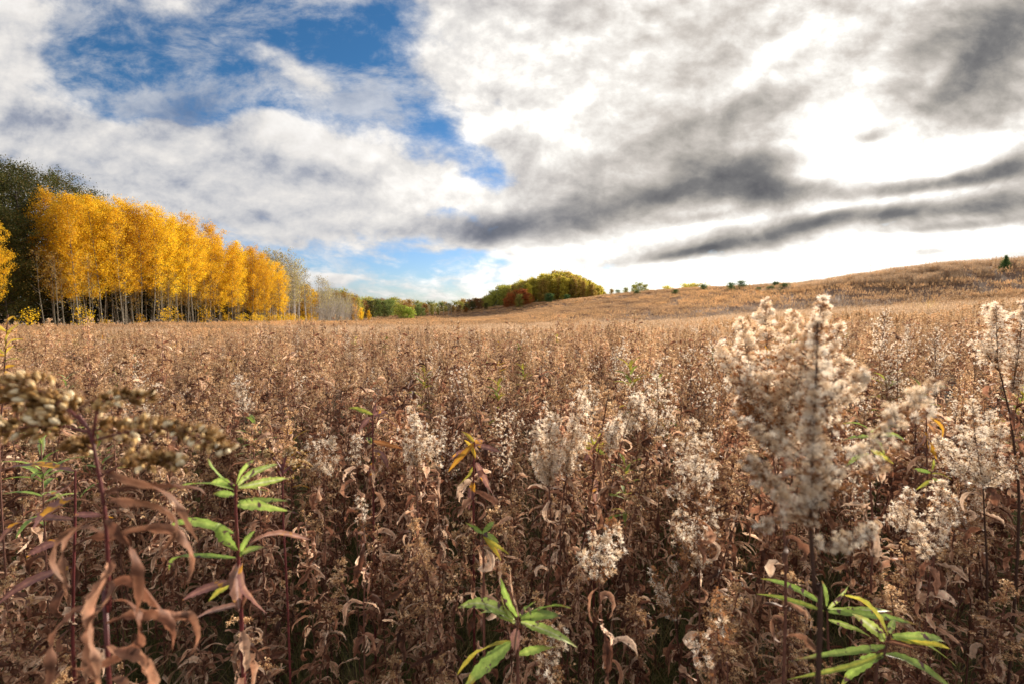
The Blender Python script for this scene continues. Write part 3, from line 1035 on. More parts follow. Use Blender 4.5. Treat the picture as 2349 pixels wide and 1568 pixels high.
def hero_plants():
    hero_aster('tall white fluffy aster very close, dark stem, one long arm reaching up', .52,
               [(1876, 1590), (1868, 1350), (1860, 1200), (1866, 1000), (1872, 860), (1876, 740)],
               [([(1860, 1215), (1864, 1040), (1872, 850)], 58, .85), ([(1862, 1205), (1864, 1050), (1870, 900)], 24, .8),
                ([(1872, 1140), (1960, 1050), (2060, 960), (2150, 868)], 24, .85), ([(1990, 1020), (2035, 975), (2050, 925)], 10, .8), ([(2060, 960), (2110, 955), (2135, 935)], 9, .7),
                ([(1862, 1090), (1765, 1010), (1680, 948)], 17, .8),
                ([(1860, 1190), (1770, 1110), (1708, 1050)], 26, .8),
                ([(1868, 1238), (1940, 1245), (2008, 1205)], 24, .75),
                ([(1880, 1150), (1990, 1090), (2085, 1010)], 22, .3),
                ([(1858, 1200), (1800, 1180), (1738, 1215)], 14, .5),
                ([(1872, 900), (1874, 820), (1878, 735)], 34, .6),
                ([(1872, 960), (1920, 900), (1985, 855)], 26, .7)],
               ts_px=10.5, K=70, tw=.032, stem_px=12, dens=1.15, seed=3, leaves=0, dark=True)
    hero_aster('broad white and brown aster head rising above the hill line, behind the closest dark stem', .86,
               [(1796, 1590), (1802, 1330), (1795, 1180), (1775, 1060), (1772, 960)],
               fan((1772, 1010), [(1755, 690), (1890, 686), (1700, 735), (1820, 720), (1855, 760), (1930, 745), (1945, 830), (1970, 885), (1690, 800), (1652, 790)], 30, .95) +
               fan((1775, 1040), [(1745, 800), (1800, 790), (1860, 830), (1715, 860), (1830, 880), (1700, 920), (1900, 900), (1760, 880), (1880, 960), (1690, 840)], 26, .3),
               ts_px=8.5, K=40, tw=.05, stem_px=8, dens=1.1, seed=5, leaves=22)
    hero_aster('white aster on forked dark stems at the right edge, its head above the weeds', 1.3,
               [(2335, 1250), (2325, 1010), (2300, 880), (2280, 800)],
               fan((2290, 850), [(2265, 705), (2245, 765), (2300, 735), (2285, 700), (2262, 800)], 20, .8) +
               fan((2322, 900), [(2348, 695), (2372, 730), (2335, 760), (2362, 800), (2325, 720), (2350, 840)], 20, .8), ts_px=6.5, K=20, dens=1.0, seed=7, stem_px=6, dark=True)
    hero_aster('bushy white aster beside the tree-like dark stem, below the right edge one', 1.25,
               [(2262, 1420), (2258, 1180), (2250, 1050)],
               fan((2255, 1110), [(2230, 925), (2150, 1005), (2300, 975), (2340, 1050), (2272, 945), (2180, 1055), (2315, 1090), (2205, 975), (2250, 985)], 21, .8),
               ts_px=6.5, K=20, dens=1.0, seed=8, stem_px=6, dark=True)
    hero_aster('narrow creamy white aster spire right of the closest aster, above green leaves', 1.15,
               [(2125, 1420), (2140, 1280), (2158, 1180), (2162, 1105)],
               [([(2140, 1260), (2155, 1180), (2162, 1105)], 30, .95), ([(2135, 1290), (2110, 1240), (2100, 1200)], 18, .9)], ts_px=7, K=22, dens=1.2, seed=9, stem_px=5)
    hero_aster('small white aster leaning left, just left of the narrow creamy spire', 1.25,
               [(2090, 1420), (2080, 1260), (2085, 1130)],
               fan((2080, 1210), [(2088, 1120), (2050, 1160), (2035, 1185), (2068, 1140), (2100, 1215)], 16, .85), ts_px=6.5, K=20, dens=1.1, seed=10, stem_px=4)
    hero_aster('large bright white aster in the middle of the field, left of a twin spire', 1.4,
               [(1240, 1590), (1262, 1250), (1258, 1090), (1250, 930)],
               fan((1260, 1110), [(1250, 925), (1228, 970), (1275, 950), (1235, 1010), (1290, 1000), (1262, 965), (1225, 1040)], 19, .92), ts_px=6.5, K=22, dens=1.1, seed=11, stem_px=5)
    hero_aster('bright white aster spire leaning right, twin of the large middle one', 1.45,
               [(1290, 1590), (1285, 1250), (1300, 1090), (1340, 915)],
               fan((1295, 1090), [(1345, 905), (1318, 960), (1350, 960), (1300, 1010), (1340, 1010), (1288, 1040), (1325, 900)], 17, .92), ts_px=6.2, K=22, dens=1.1, seed=12, stem_px=5)
    hero_aster('white aster arching up to the right on a thin bare stem', 1.45,
               [(1330, 1500), (1385, 1200), (1420, 1040), (1455, 920)],
               [([(1402, 1020), (1430, 960), (1458, 912)], 24, .93), ([(1395, 1040), (1405, 1000), (1420, 965)], 20, .85), ([(1440, 1000), (1462, 960), (1468, 920)], 14, .9)], ts_px=6.5, K=22, dens=1.2, seed=13, stem_px=4)
    hero_aster('tall rusty brown aster with white tufts standing left of the closest stem', 1.15,
               [(1600, 1590), (1605, 1350), (1598, 1180), (1590, 970)],
               fan((1598, 1150), [(1588, 965), (1555, 1010), (1625, 1000), (1560, 1060), (1635, 1060), (1595, 1010), (1545, 1120)], 22, .72) +
               fan((1602, 1300), [(1560, 1150), (1640, 1130), (1545, 1200), (1650, 1210), (1600, 1160), (1570, 1240)], 24, .38), ts_px=7, K=20, dens=.85, seed=14, stem_px=5)
    hero_aster('pale airy aster with a wide head behind the rusty brown one', 1.8,
               [(1510, 1200), (1512, 1010), (1510, 930)],
               fan((1512, 1000), [(1508, 868), (1465, 900), (1550, 905), (1480, 880), (1535, 880), (1490, 940), (1535, 950)], 15, .7), ts_px=5, K=16, dens=.9, seed=15, stem_px=3)
    hero_aster('rust coloured aster with a few snow white tufts along its right side', 1.0,
               [(1395, 1600), (1378, 1400), (1375, 1300), (1402, 1195)],
               [([(1372, 1335), (1380, 1270), (1400, 1190)], 36, .5), ([(1368, 1330), (1345, 1290), (1330, 1275)], 15, .6), ([(1375, 1335), (1400, 1290), (1418, 1200)], 14, .55)], ts_px=9, K=26, dens=1.1, seed=16, stem_px=5)
    hero_aster('short woolly aster at the bottom edge in front of green leaves', .92,
               [(1262, 1640), (1262, 1580), (1266, 1530)],
               [([(1262, 1570), (1266, 1500), (1272, 1438)], 36, .8)], ts_px=10, K=30, dens=1.2, seed=17, stem_px=5, leaves=0)
    hero_aster('rusty aster with a white centre left of the middle of the field', 1.5,
               [(965, 1500), (960, 1200), (950, 1060), (948, 930)],
               fan((955, 1070), [(950, 925), (925, 970), (975, 965), (930, 1010), (985, 1010), (955, 975)], 18, .6), ts_px=6, K=18, dens=1.0, seed=18, stem_px=4)
    hero_aster('small white aster spike close below the rusty white centred aster', 1.35,
               [(1010, 1450), (1006, 1150), (996, 1010)],
               [([(1006, 1080), (1000, 1040), (992, 1000)], 17, .8)], ts_px=6, K=18, dens=1.0, seed=19, stem_px=4)
    hero_aster('dusty rose brown aster half left, full of tiny dull tufts', 1.55,
               [(750, 1500), (745, 1200), (738, 980)],
               fan((742, 1090), [(735, 965), (710, 1010), (765, 1005), (715, 1050), (770, 1050), (740, 1010)], 18, .5), ts_px=5.5, K=16, dens=1.0, seed=20, stem_px=4)
    hero_aster('little white aster right of the dusty rose brown one', 1.55,
               [(822, 1400), (818, 1120), (815, 1010)],
               [([(818, 1070), (815, 1030), (818, 1000)], 19, .8)], ts_px=5.5, K=16, dens=1.0, seed=21, stem_px=3)
    hero_aster('slim white aster standing alone above brown weeds toward the yellow trees', 2.3,
               [(565, 1150), (560, 1000), (552, 880)],
               [([(560, 945), (555, 905), (548, 868)], 18, .8), ([(558, 955), (575, 930), (580, 900)], 9, .8)], ts_px=4, K=12, dens=1.0, seed=22, stem_px=3)
    hero_aster('white topped aster directly behind the leaning twin spire', 1.9,
               [(1355, 1150), (1352, 980), (1350, 900)],
               fan((1352, 960), [(1350, 875), (1328, 895), (1372, 895), (1340, 920), (1365, 930)], 11, .8), ts_px=4.5, K=14, dens=1.0, seed=23, stem_px=3)
    hero_aster('rusty aster stump with dull tufts below the small arched seed head', 1.2,
               [(835, 1450), (838, 1300), (828, 1150)],
               [([(838, 1240), (832, 1190), (822, 1135)], 19, .35)], ts_px=6, K=16, dens=1.0, seed=24, stem_px=4)
    hero_aster('rusty drooping aster at the bottom edge left of the closest stem', .8,
               [(1668, 1640), (1660, 1520), (1650, 1420)],
               [([(1625, 1560), (1612, 1500), (1600, 1455)], 24, .6), ([(1660, 1480), (1655, 1420), (1640, 1350)], 24, .3)], ts_px=9, K=22, dens=.9, seed=25, stem_px=5, leaves=6)
    hero_aster('brownish aster with faint white specks left of the twisted green shoot', 1.3,
               [(1560, 1590), (1545, 1400), (1530, 1320)],
               fan((1540, 1420), [(1500, 1300), (1545, 1290), (1580, 1310), (1520, 1340)], 18, .25), ts_px=6.5, K=16, dens=.8, seed=26, stem_px=4)
    hero_aster('honey coloured aster plume right of the white narrow spire, against dark stems', 1.5,
               [(2225, 1420), (2222, 1280), (2218, 1120)],
               fan((2220, 1220), [(2215, 1090), (2190, 1140), (2245, 1130), (2200, 1180), (2240, 1180)], 15, .35), ts_px=5.5, K=16, dens=.9, seed=27, stem_px=4)

    # mid-distance asters as copies of six forms
    rg = np.random.default_rng(11)
    protos = []
    for i in range(8):
        wide = i % 2
        protos.append(tuple(m.mesh(nm, mt) for m, nm, mt in zip(
            aster(40 + i, H=1.22 + .12 * rg.random(), head=.30 + .10 * rg.random(), wid=.085 if not wide else .13, white=[.6, .3, .45, .2][i % 4], K=11, ts=.0085, tw=.13,
                  branches=26, per=13, nleaf=34, flare=.5 if wide else 0, stem_r=.0028, up=.8 if not wide else 1.0),
            ('stem', 'foliage', 'branches', 'fluffy_head'), ([M_stem], [M_dry], [M_branch], [M_fluff, M_rust]))))
    first = [None] * 8
    spots = [(1060, 850, 2.6), (950, 830, 3.4), (860, 850, 3.2), (690, 860, 3.6), (740, 820, 4.5), (1170, 870, 3.2), (1405, 790, 3.2), (1430, 800, 4.2), (1500, 780, 3.0), (1620, 850, 2.4),
             (1650, 870, 2.2), (1560, 800, 3.6), (1290, 840, 3.4), (1940, 720, 2.4), (2000, 720, 3.6), (2050, 715, 4.4), (2100, 720, 5), (2150, 735, 3.6), (2200, 750, 3.0), (2240, 780, 2.6), (2020, 800, 2.8),
             (2090, 800, 2.6), (2180, 850, 2.2), (2120, 900, 1.9), (2010, 880, 2.2), (2210, 900, 1.7), (2330, 880, 1.9), (1990, 1000, 1.5), (2110, 960, 1.8), (430, 900, 3.0), (370, 880, 2.4), (250, 890, 2.8),
             (1160, 960, 2.0), (1090, 930, 2.2), (1200, 900, 2.6), (1480, 870, 2.2), (1440, 860, 2.8), (1665, 745, 3.5), (1640, 780, 2.7), (1230, 800, 4.5), (1330, 780, 5.5), (1100, 800, 5)]
    n = 0
    for sp in spots + [None] * 105:
        if sp:
            u, v, Y = sp
            p = at(u, v, Y)
            x, y = p[0], p[1]
            g = gz(x, y)
            sc = (p[2] - g) / 1.28
            sc = min(max(sc, .75), 1.25)
        else:
            y = 3 + 11 * rg.random() ** .8
            x = (rg.random() ** .7 * 2 - 1) * y * 1.1
            g = gz(x, y)
            sc = .85 + .2 * rg.random()
        n += 1
        i = int(rg.integers(8))
        lab = 'dry aster with a pale tufted head standing out among the goldenrod'
        if first[i] is None:
            r = thing('seeding_aster', (x, y, g - .01), lab, 'dry plant', 'pale tufted asters scattered through the goldenrod', rg.random() * 6)
            r.scale = (sc,) * 3
            for me, nm in zip(protos[i], ('stem', 'foliage', 'branches', 'fluffy_head')):
                obj(nm, me, None, r)
            first[i] = r
        else:
            copy_tree(first[i], (x, y, g - .01), rg.random() * 6.28, sc, tilt=(rg.normal() * .06, rg.normal() * .06))

    # the farther asters: one mass
    fc = bpy.data.collections.new('aster_forms')
    for i in range(8):
        m = MB()
        st, fo, tw_, fl = aster(70 + i, H=1.25, head=.32, wid=.10 + .05 * (i % 2), white=[.3, .15, .4, .1][i % 4], K=4, ts=.013, tw=.28, branches=18, per=7, nleaf=16, lod=2, flare=.4 * (i % 2))
        m.join(st, [0]); m.join(fo, [1]); m.join(tw_, [3]); m.join(fl, [5, 2])
        form(fc, m, WEED_MATS)
    x, y = scatter_rows(5, 60, 6500, rg)
    dens = .22 + .78 * np.clip((x / y + .2) / .9, 0, 1) ** 1.2
    dens[(x / y < .5) & (y > 22)] *= .35
    k = (rg.random(len(x)) < dens) & in_field(x, y)
    x, y = x[k], y[k]
    m = len(x)
    gn_stuff('aster_stand', np.stack([x, y, ground(x, y)], -1), rg.integers(0, 8, m), rg.random(m) * 6.28, rg.normal(size=(m, 2)) * .06, .85 + .25 * rg.random(m), fc,
             'pale tufted asters thickening over the right side of the field')


hero_plants()


# ------------------------------------------------------------------ plants with living leaves
def leaf_to(base, tip, width, sag, normal, rg, seg=14, serr=.10, fold=.35, curl=0.0):
    """one lance-shaped leaf from base to tip, arched by sag along its normal"""
    mb = MB()
    base, tip = np.asarray(base), np.asarray(tip)
    L = np.linalg.norm(tip - base)
    k = np.linspace(0, 1, seg + 1)
    nrm = unit(np.asarray(normal, float))
    c = base[None] * (1 - k)[:, None] + tip[None] * k[:, None] + nrm * (np.sin(k * np.pi) * sag * L)[:, None]
    c += np.array([0, 0, -1]) * (curl * L * k[:, None] ** 3)
    tan = unit(np.gradient(c, axis=0))
    side = unit(np.cross(tan, nrm))
    tw = rg.normal() * 1.1 * k
    n2 = np.cross(side, tan)
    side = side * np.cos(tw)[:, None] + n2 * np.sin(tw)[:, None]
    n2 = np.cross(side, tan)
    prof = np.sin(np.pi * np.clip(k ** .85 * .94 + .05, 0, 1)) ** .85
    prof[-1] = .02
    hw = width * .5 * prof * (1 + serr * np.where(np.arange(seg + 1) % 2, 1, -1))
    und = np.sin(k * 17 + rg.random() * 6) * .12 * hw
    rows = []
    for f_, lift in ((-1, 1), (-.5, .45), (0, 0), (.5, .45), (1, 1)):
        rows.append(c + side * (hw * f_)[:, None] + n2 * (hw * fold * lift + und * abs(f_))[:, None])
    v = np.stack(rows, 1)
    i = (np.arange(seg)[:, None] * 5 + np.arange(4)[None]).ravel()
    r = rg.random()
    r = np.tile(np.clip(r * .8 + np.array([-.12, .0, .40, .05, -.05]), 0, 1), seg + 1)
    mb.add(v, quads=np.stack([i, i + 1, i + 6, i + 5], -1), rnd=r, t=np.repeat(k, 5))
    return mb


def live_plant(name, label, cat, Y, stem, leaves, seed, stem_px=8, low=14, group=None, stem_mat=None, lowmat=None):
    rg = np.random.default_rng(seed)
    s3 = [at(u, v, Y) for u, v in stem]
    g0 = gz(s3[0][0], Y)
    base = np.array([s3[0][0], Y, g0])
    root = thing(name, tuple(base), label, cat, group)
    SP = smooth_path(([base] if s3[0][2] > g0 + .05 else []) + s3, 20) - base
    st = MB()
    r0 = px2w(stem_px, Y) * .5
    tube(st, SP, np.linspace(r0 * 1.2, r0 * .6, 20), 7)
    obj('stem', st, stem_mat or M_stem, root)
    for lf in leaves:
        (u0, v0), (u1, v1), wpx, m = lf[:4]
        sag = lf[4] if len(lf) > 4 else .12
        dzp = lf[5] if len(lf) > 5 else rg.normal() * .25
        b = at(u0, v0, Y) - base
        Lp = math.hypot(u1 - u0, v1 - v0) / F * Y
        t = at(u1, v1, Y + dzp * Lp) - base
        nrm = np.array([0, -.75, .65]) + rg.normal(size=3) * .4
        if v1 > v0 + 40 and abs(u1 - u0) < 60:
            nrm = np.array([rg.normal() * .5, -1, .3])
        mb = leaf_to(b, t, px2w(wpx, Y), sag, nrm, rg, curl=.05 + .14 * rg.random())
        obj('leaf', mb, m, root)
    if low:
        fo = MB()
        zt = SP[:, 2].max()
        vis = at(*leaves[-1][0], Y)[2] - g0 if leaves else zt * .6
        zz = rg.random(low) * (min(vis, zt) - .15) + .15
        b = np.stack([np.interp(zz, SP[:, 2], SP[:, i]) for i in range(3)], -1)
        ribbons(fo, rg, b, rg.random(low) * 6.28, .6 - 1.3 * rg.random(low), .10 * (.6 + .6 * rg.random(low)), .019 * (.6 + .7 * rg.random(low)),
                1.0 + 2.4 * rg.random(low), rg.normal(size=low) * 1.6, drift=rg.normal(size=low) * .7, crinkle=.5, fold=.5, seg=10, power=1.2, wave=.2)
        obj('foliage', fo, lowmat or M_dry, root)['label'] = 'withered brown lower leaves'
    return root


def living():
    G, PU, YG, YL = M_green, M_purple, M_ygreen, M_yellowleaf
    live_plant('green_goldenrod', 'green leafed plant with a red stem beside the drooping brown seed heads', 'plant', .75,
               [(560, 1590), (553, 1400), (547, 1280), (541, 1180), (541, 1112)],
               [((539, 1112), (476, 1037), 17, G, .10), ((543, 1108), (588, 1043), 12, G, .08), ((546, 1112), (640, 1053), 18, G, .12), ((547, 1116), (668, 1087), 18, G, .10), ((536, 1112), (484, 1099), 16, G, .12),
                ((536, 1122), (378, 1108), 15, G, .06, .2), ((545, 1120), (619, 1120), 10, YG, .03), ((546, 1150), (662, 1140), 17, G, -.10), ((545, 1158), (684, 1166), 24, G, .10, -.3),
                ((540, 1135), (488, 1125), 16, G, -.2), ((535, 1222), (385, 1172), 20, G, .08), ((545, 1262), (505, 1178), 26, G, .25, -.5), ((552, 1275), (585, 1210), 14, G, .1), ((560, 1262), (712, 1225), 20, PU, .16),
                ((540, 1278), (385, 1273), 14, G, .18), ((545, 1290), (548, 1388), 34, PU, .05, -.2), ((556, 1290), (612, 1385), 28, PU, .22, -.5), ((548, 1272), (608, 1250), 16, G, .1),
                ((543, 1332), (418, 1368), 18, PU, .14), ((543, 1325), (478, 1370), 18, YG, .04), ((560, 1385), (420, 1418), 16, PU, .08), ((556, 1395), (602, 1345), 18, M_dry, .3)],
               2, stem_px=9, stem_mat=M_redstem)
    live_plant('green_goldenrod', 'fresh green leafed plant at the bottom edge beside the short woolly aster', 'plant', .82,
               [(1188, 1590), (1186, 1500), (1188, 1412)],
               [((1188, 1415), (1148, 1318), 20, G, .06), ((1190, 1412), (1170, 1288), 12, M_dry, -.05), ((1192, 1410), (1230, 1376), 15, G, .05), ((1192, 1415), (1312, 1388), 18, G, .10), ((1180, 1418), (1050, 1374), 26, G, .16, -.2),
                ((1182, 1425), (1098, 1392), 22, G, .14), ((1195, 1418), (1290, 1402), 24, G, .02, -.3), ((1195, 1425), (1325, 1466), 22, G, .14), ((1180, 1430), (1150, 1345), 14, YG, .1),
                ((1172, 1472), (1062, 1562), 32, G, .10, -.3), ((1172, 1470), (1048, 1535), 20, YG, .12), ((1186, 1440), (1182, 1500), 28, PU, .03, -.2), ((1190, 1500), (1280, 1475), 20, G, .1)], 3, stem_px=8, low=10)
    live_plant('green_goldenrod', 'yellowish green leafed plant in the bottom right corner right of the closest aster', 'plant', .82,
               [(2005, 1600), (2022, 1520), (2040, 1455)],
               [((2036, 1455), (1938, 1352), 26, YG, .14, -.3), ((2030, 1462), (1955, 1395), 24, G, -.06), ((2042, 1452), (2052, 1415), 14, G, .05), ((2046, 1455), (2172, 1452), 18, G, .14), ((2046, 1462), (2196, 1500), 20, G, .14),
                ((2044, 1466), (2180, 1478), 14, YG, .10), ((2030, 1480), (1808, 1490), 16, G, .14), ((2028, 1500), (1930, 1560), 24, G, .12), ((2030, 1495), (1805, 1545), 12, YG, .12), ((2030, 1500), (2205, 1570), 22, G, .12),
                ((2030, 1470), (2100, 1480), 12, M_dry, .1), ((2025, 1470), (2010, 1430), 14, G, .2)], 4, stem_px=9, low=8)
    live_plant('green_goldenrod', 'green leafed plant partly hidden behind the closest dark aster stem', 'plant', 1.0,
               [(1905, 1590), (1900, 1480), (1898, 1400)],
               [((1898, 1402), (2105, 1422), 16, G, .10), ((1898, 1395), (2048, 1385), 14, G, .14), ((1890, 1400), (1735, 1340), 12, YG, .06), ((1888, 1385), (1745, 1300), 14, G, .06), ((1900, 1420), (2000, 1445), 14, G, .1),
                ((1896, 1390), (1885, 1320), 12, G, .05), ((1900, 1395), (1950, 1330), 12, G, .1)], 5, stem_px=7, low=8)
    live_plant('green_goldenrod', 'small twisted shoot with two upright green leaves over dangling yellow ones', 'plant', 1.1,
               [(1110, 1400), (1108, 1260), (1106, 1222)],
               [((1106, 1222), (1066, 1190), 12, G, .05), ((1108, 1220), (1136, 1188), 13, G, .05), ((1106, 1222), (1145, 1242), 14, G, .05), ((1108, 1230), (1168, 1262), 10, YG, .05), ((1112, 1235), (1150, 1275), 12, YL, .1), ((1106, 1230), (1100, 1250), 14, PU, .2)], 6, stem_px=6, low=16)
    live_plant('purple_goldenrod', 'plant with yellow and purple drooping leaves in front of the large middle aster', 'plant', 1.35,
               [(1088, 1450), (1086, 1150), (1088, 1012)],
               [((1088, 1012), (1058, 985), 10, YL, .05), ((1088, 1015), (1112, 1008), 12, PU, .05), ((1088, 1015), (1028, 1075), 13, YL, .12), ((1090, 1018), (1150, 1030), 12, PU, .12), ((1088, 1030), (1030, 1050), 12, PU, .12),
                ((1092, 1060), (1138, 1135), 20, PU, .14), ((1084, 1070), (1048, 1110), 14, YG, .1), ((1086, 1100), (1075, 1160), 16, PU, .05), ((1090, 1050), (1065, 1000), 10, YL, .1)], 7, stem_px=6, stem_mat=M_redstem, low=22)
    live_plant('purple_goldenrod', 'plant crowned with reddish leaves between two white asters on the left', 'plant', 1.6,
               [(860, 1400), (856, 1100), (855, 950)],
               [((855, 950), (800, 925), 10, YG, .05), ((856, 952), (912, 975), 10, PU, .1), ((856, 950), (890, 940), 10, PU, .05), ((854, 955), (820, 985), 12, PU, .1), ((856, 948), (862, 920), 9, PU, .05),
                ((856, 1010), (925, 1022), 12, M_rust, .08), ((854, 1015), (838, 1000), 12, G, .05), ((856, 1030), (890, 1070), 14, PU, .15), ((854, 1060), (845, 1110), 16, PU, .05)], 8, stem_px=5, stem_mat=M_redstem, low=22)
    live_plant('green_goldenrod', 'yellow green whorl of leaves right of the leaning white twin spire', 'plant', 1.6,
               [(1362, 1350), (1362, 1150), (1362, 1022)],
               [((1362, 1024), (1320, 1008), 11, YG, .1), ((1362, 1024), (1378, 990), 9, YG, .05), ((1362, 1026), (1405, 1018), 13, YG, .12), ((1362, 1026), (1310, 1035), 11, YG, .1), ((1364, 1028), (1395, 1050), 11, YG, .1), ((1362, 1028), (1330, 1060), 11, PU, .1),
                ((1364, 1090), (1366, 1150), 18, PU, .05), ((1362, 1024), (1350, 990), 8, YG, .05)], 9, stem_px=5, stem_mat=M_redstem, low=20)
    live_plant('yellow_goldenrod', 'tall yellow leafed goldenrod with a pale top at the left edge', 'plant', 1.25,
               [(2, 1150), (8, 900), (14, 790), (18, 722)],
               [((12, 800), (55, 770), 8, YL, .1), ((12, 790), (45, 735), 8, YL, .1), ((10, 810), (-30, 780), 8, YL, .1), ((14, 770), (40, 760), 8, YL, .1), ((12, 830), (50, 820), 8, YG, .1), ((10, 850), (40, 870), 9, YL, .1),
                ((14, 760), (-12, 742), 8, YL, .1), ((12, 820), (30, 790), 8, YL, .1), ((10, 870), (-20, 850), 8, YG, .1), ((10, 845), (35, 835), 8, YL, .1), ((14, 745), (35, 722), 7, YL, .1), ((12, 815), (-15, 815), 8, YL, .1)], 10, stem_px=4, low=14)
    live_plant('purple_goldenrod', 'plant with long dusky purple leaves left of the close red stem', 'plant', .95,
               [(172, 1590), (168, 1350), (172, 1200), (172, 1078)],
               [((170, 1080), (-10, 1068), 18, PU, .12), ((172, 1084), (60, 1050), 14, G, .1), ((168, 1190), (-10, 1212), 20, PU, .12), ((166, 1140), (75, 1200), 26, PU, .12), ((165, 1300), (-15, 1370), 18, PU, .10), ((168, 1180), (260, 1172), 14, PU, .12),
                ((168, 1100), (100, 1130), 16, PU, -.15), ((166, 1230), (60, 1270), 18, PU, .1)], 11, stem_px=7, stem_mat=M_redstem, low=24)
    live_plant('green_goldenrod', 'green leaves showing between the long arm of the closest aster and brown weeds', 'plant', 1.35,
               [(2000, 1300), (1996, 1100), (1994, 985)],
               [((1994, 985), (1930, 965), 10, G, .1), ((1996, 990), (2062, 972), 11, G, .1), ((1996, 1000), (2080, 1003), 12, G, .12), ((1994, 1000), (1925, 1005), 11, G, .1), ((1996, 1030), (2050, 1060), 12, YG, .1), ((1994, 1040), (1940, 1060), 11, G, .1), ((1996, 1000), (2030, 1040), 10, YG, .1)], 12, stem_px=5, low=14)
    live_plant('green_goldenrod', 'plant with long green leaves beside the small white aster leaning left', 'plant', 1.3,
               [(2140, 1380), (2138, 1180), (2136, 1080)],
               [((2136, 1084), (2095, 1073), 9, G, .1), ((2136, 1080), (2142, 1050), 7, YG, .05), ((2138, 1086), (2185, 1092), 9, YG, .1), ((2134, 1100), (2100, 1120), 8, YG, .1), ((2138, 1096), (2170, 1120), 9, G, .1)], 13, stem_px=4, low=18)
    live_plant('purple_goldenrod', 'orange tinged drooping plant right of the long aster arm', 'plant', 1.55,
               [(2128, 1250), (2126, 1050), (2125, 948)],
               [((2125, 950), (2090, 958), 9, PU, .15), ((2126, 952), (2160, 1000), 10, YL, .2), ((2126, 955), (2175, 960), 9, PU, .15), ((2125, 990), (2100, 1030), 12, PU, .1), ((2126, 1010), (2150, 1050), 12, YL, .1), ((2126, 970), (2150, 1020), 10, M_rust, .15)], 14, stem_px=4, low=18)

    # little green and yellow topped shoots scattered in the field
    rg = np.random.default_rng(21)
    protos = []
    for i in range(6):
        st, fo = MB(), MB()
        tube(st, curve_pts(np.zeros(3), np.array([.02, .01, 1.1]), np.zeros(3), 6), [.003, .003, .0028, .0026, .0022, .0016], 5)
        n = 16
        k = np.sort(rg.random(n)) * .22 + .78
        b = interp(curve_pts(np.zeros(3), np.array([.02, .01, 1.1]), np.zeros(3), 6), k)
        ribbons(fo, rg, b, np.arange(n) * 2.4, .2 + 1.0 * (k - .78) / .22, .11 * (.7 + .4 * rg.random(n)), .017, .7 + .5 * rg.random(n), rg.normal(size=n) * .4, fold=.3, seg=6)
        lo = MB()
        n = 26
        b = interp(curve_pts(np.zeros(3), np.array([.02, .01, 1.1]), np.zeros(3), 6), rg.random(n) * .6 + .15)
        ribbons(lo, rg, b, np.arange(n) * 2.4, .8 - rg.random(n), .09, .015, 1.4 + 2 * rg.random(n), rg.normal(size=n) * 1.6, fold=.5, seg=5)
        protos.append((st.mesh('stem', [M_stem]), fo.mesh('leaf_whorl', [[M_ygreen, M_green, M_yellowleaf][i % 3]]), lo.mesh('foliage', [M_dry])))
    spots = [(1145, 878, 3.0, 0), (1495, 838, 2.6, 0), (1505, 850, 2.7, 3), (570, 960, 2.2, 1), (655, 990, 2.0, 5), (300, 965, 2.0, 1), (70, 1002, 1.4, 1), (1440, 1045, 1.8, 3), (930, 850, 3.2, 0), (260, 852, 4.0, 1), (150, 860, 3.8, 4),
             (1240, 840, 4, 0), (1000, 840, 4.2, 3), (480, 840, 4.5, 1), (90, 840, 4.6, 1), (1925, 830, 3.2, 3), (2040, 860, 2.6, 3), (2070, 850, 3, 3), (630, 820, 5.5, 0), (730, 800, 6, 1), (310, 815, 6, 1), (2280, 880, 2.2, 0)]
    first = [None] * 6
    for j in range(len(spots) + 50):
        if j < len(spots):
            u, v, Y, i = spots[j]
            p = at(u, v, Y)
            x, y, g = p[0], p[1], gz(p[0], p[1])
            sc = min(max((p[2] - g) / 1.12, .8), 1.2)
        else:
            y = 5 + 9 * rg.random()
            x = (rg.random() * 2 - 1.15) * y
            g = gz(x, y)
            i = int(rg.integers(6))
            sc = .95 + .12 * rg.random()
        if first[i] is None:
            r = thing('green_shoot', (x, y, g), 'small shoot topped with a star of narrow yellow green leaves', 'plant', 'yellow green leaf tops scattered in the brown field', rg.random() * 6)
            r.scale = (sc,) * 3
            for me, nm in zip(protos[i], ('stem', 'leaf_whorl', 'foliage')):
                obj(nm, me, None, r)
            first[i] = r
        else:
            copy_tree(first[i], (x, y, g), rg.random() * 6.28, sc, tilt=(rg.normal() * .08, rg.normal() * .08))


living()


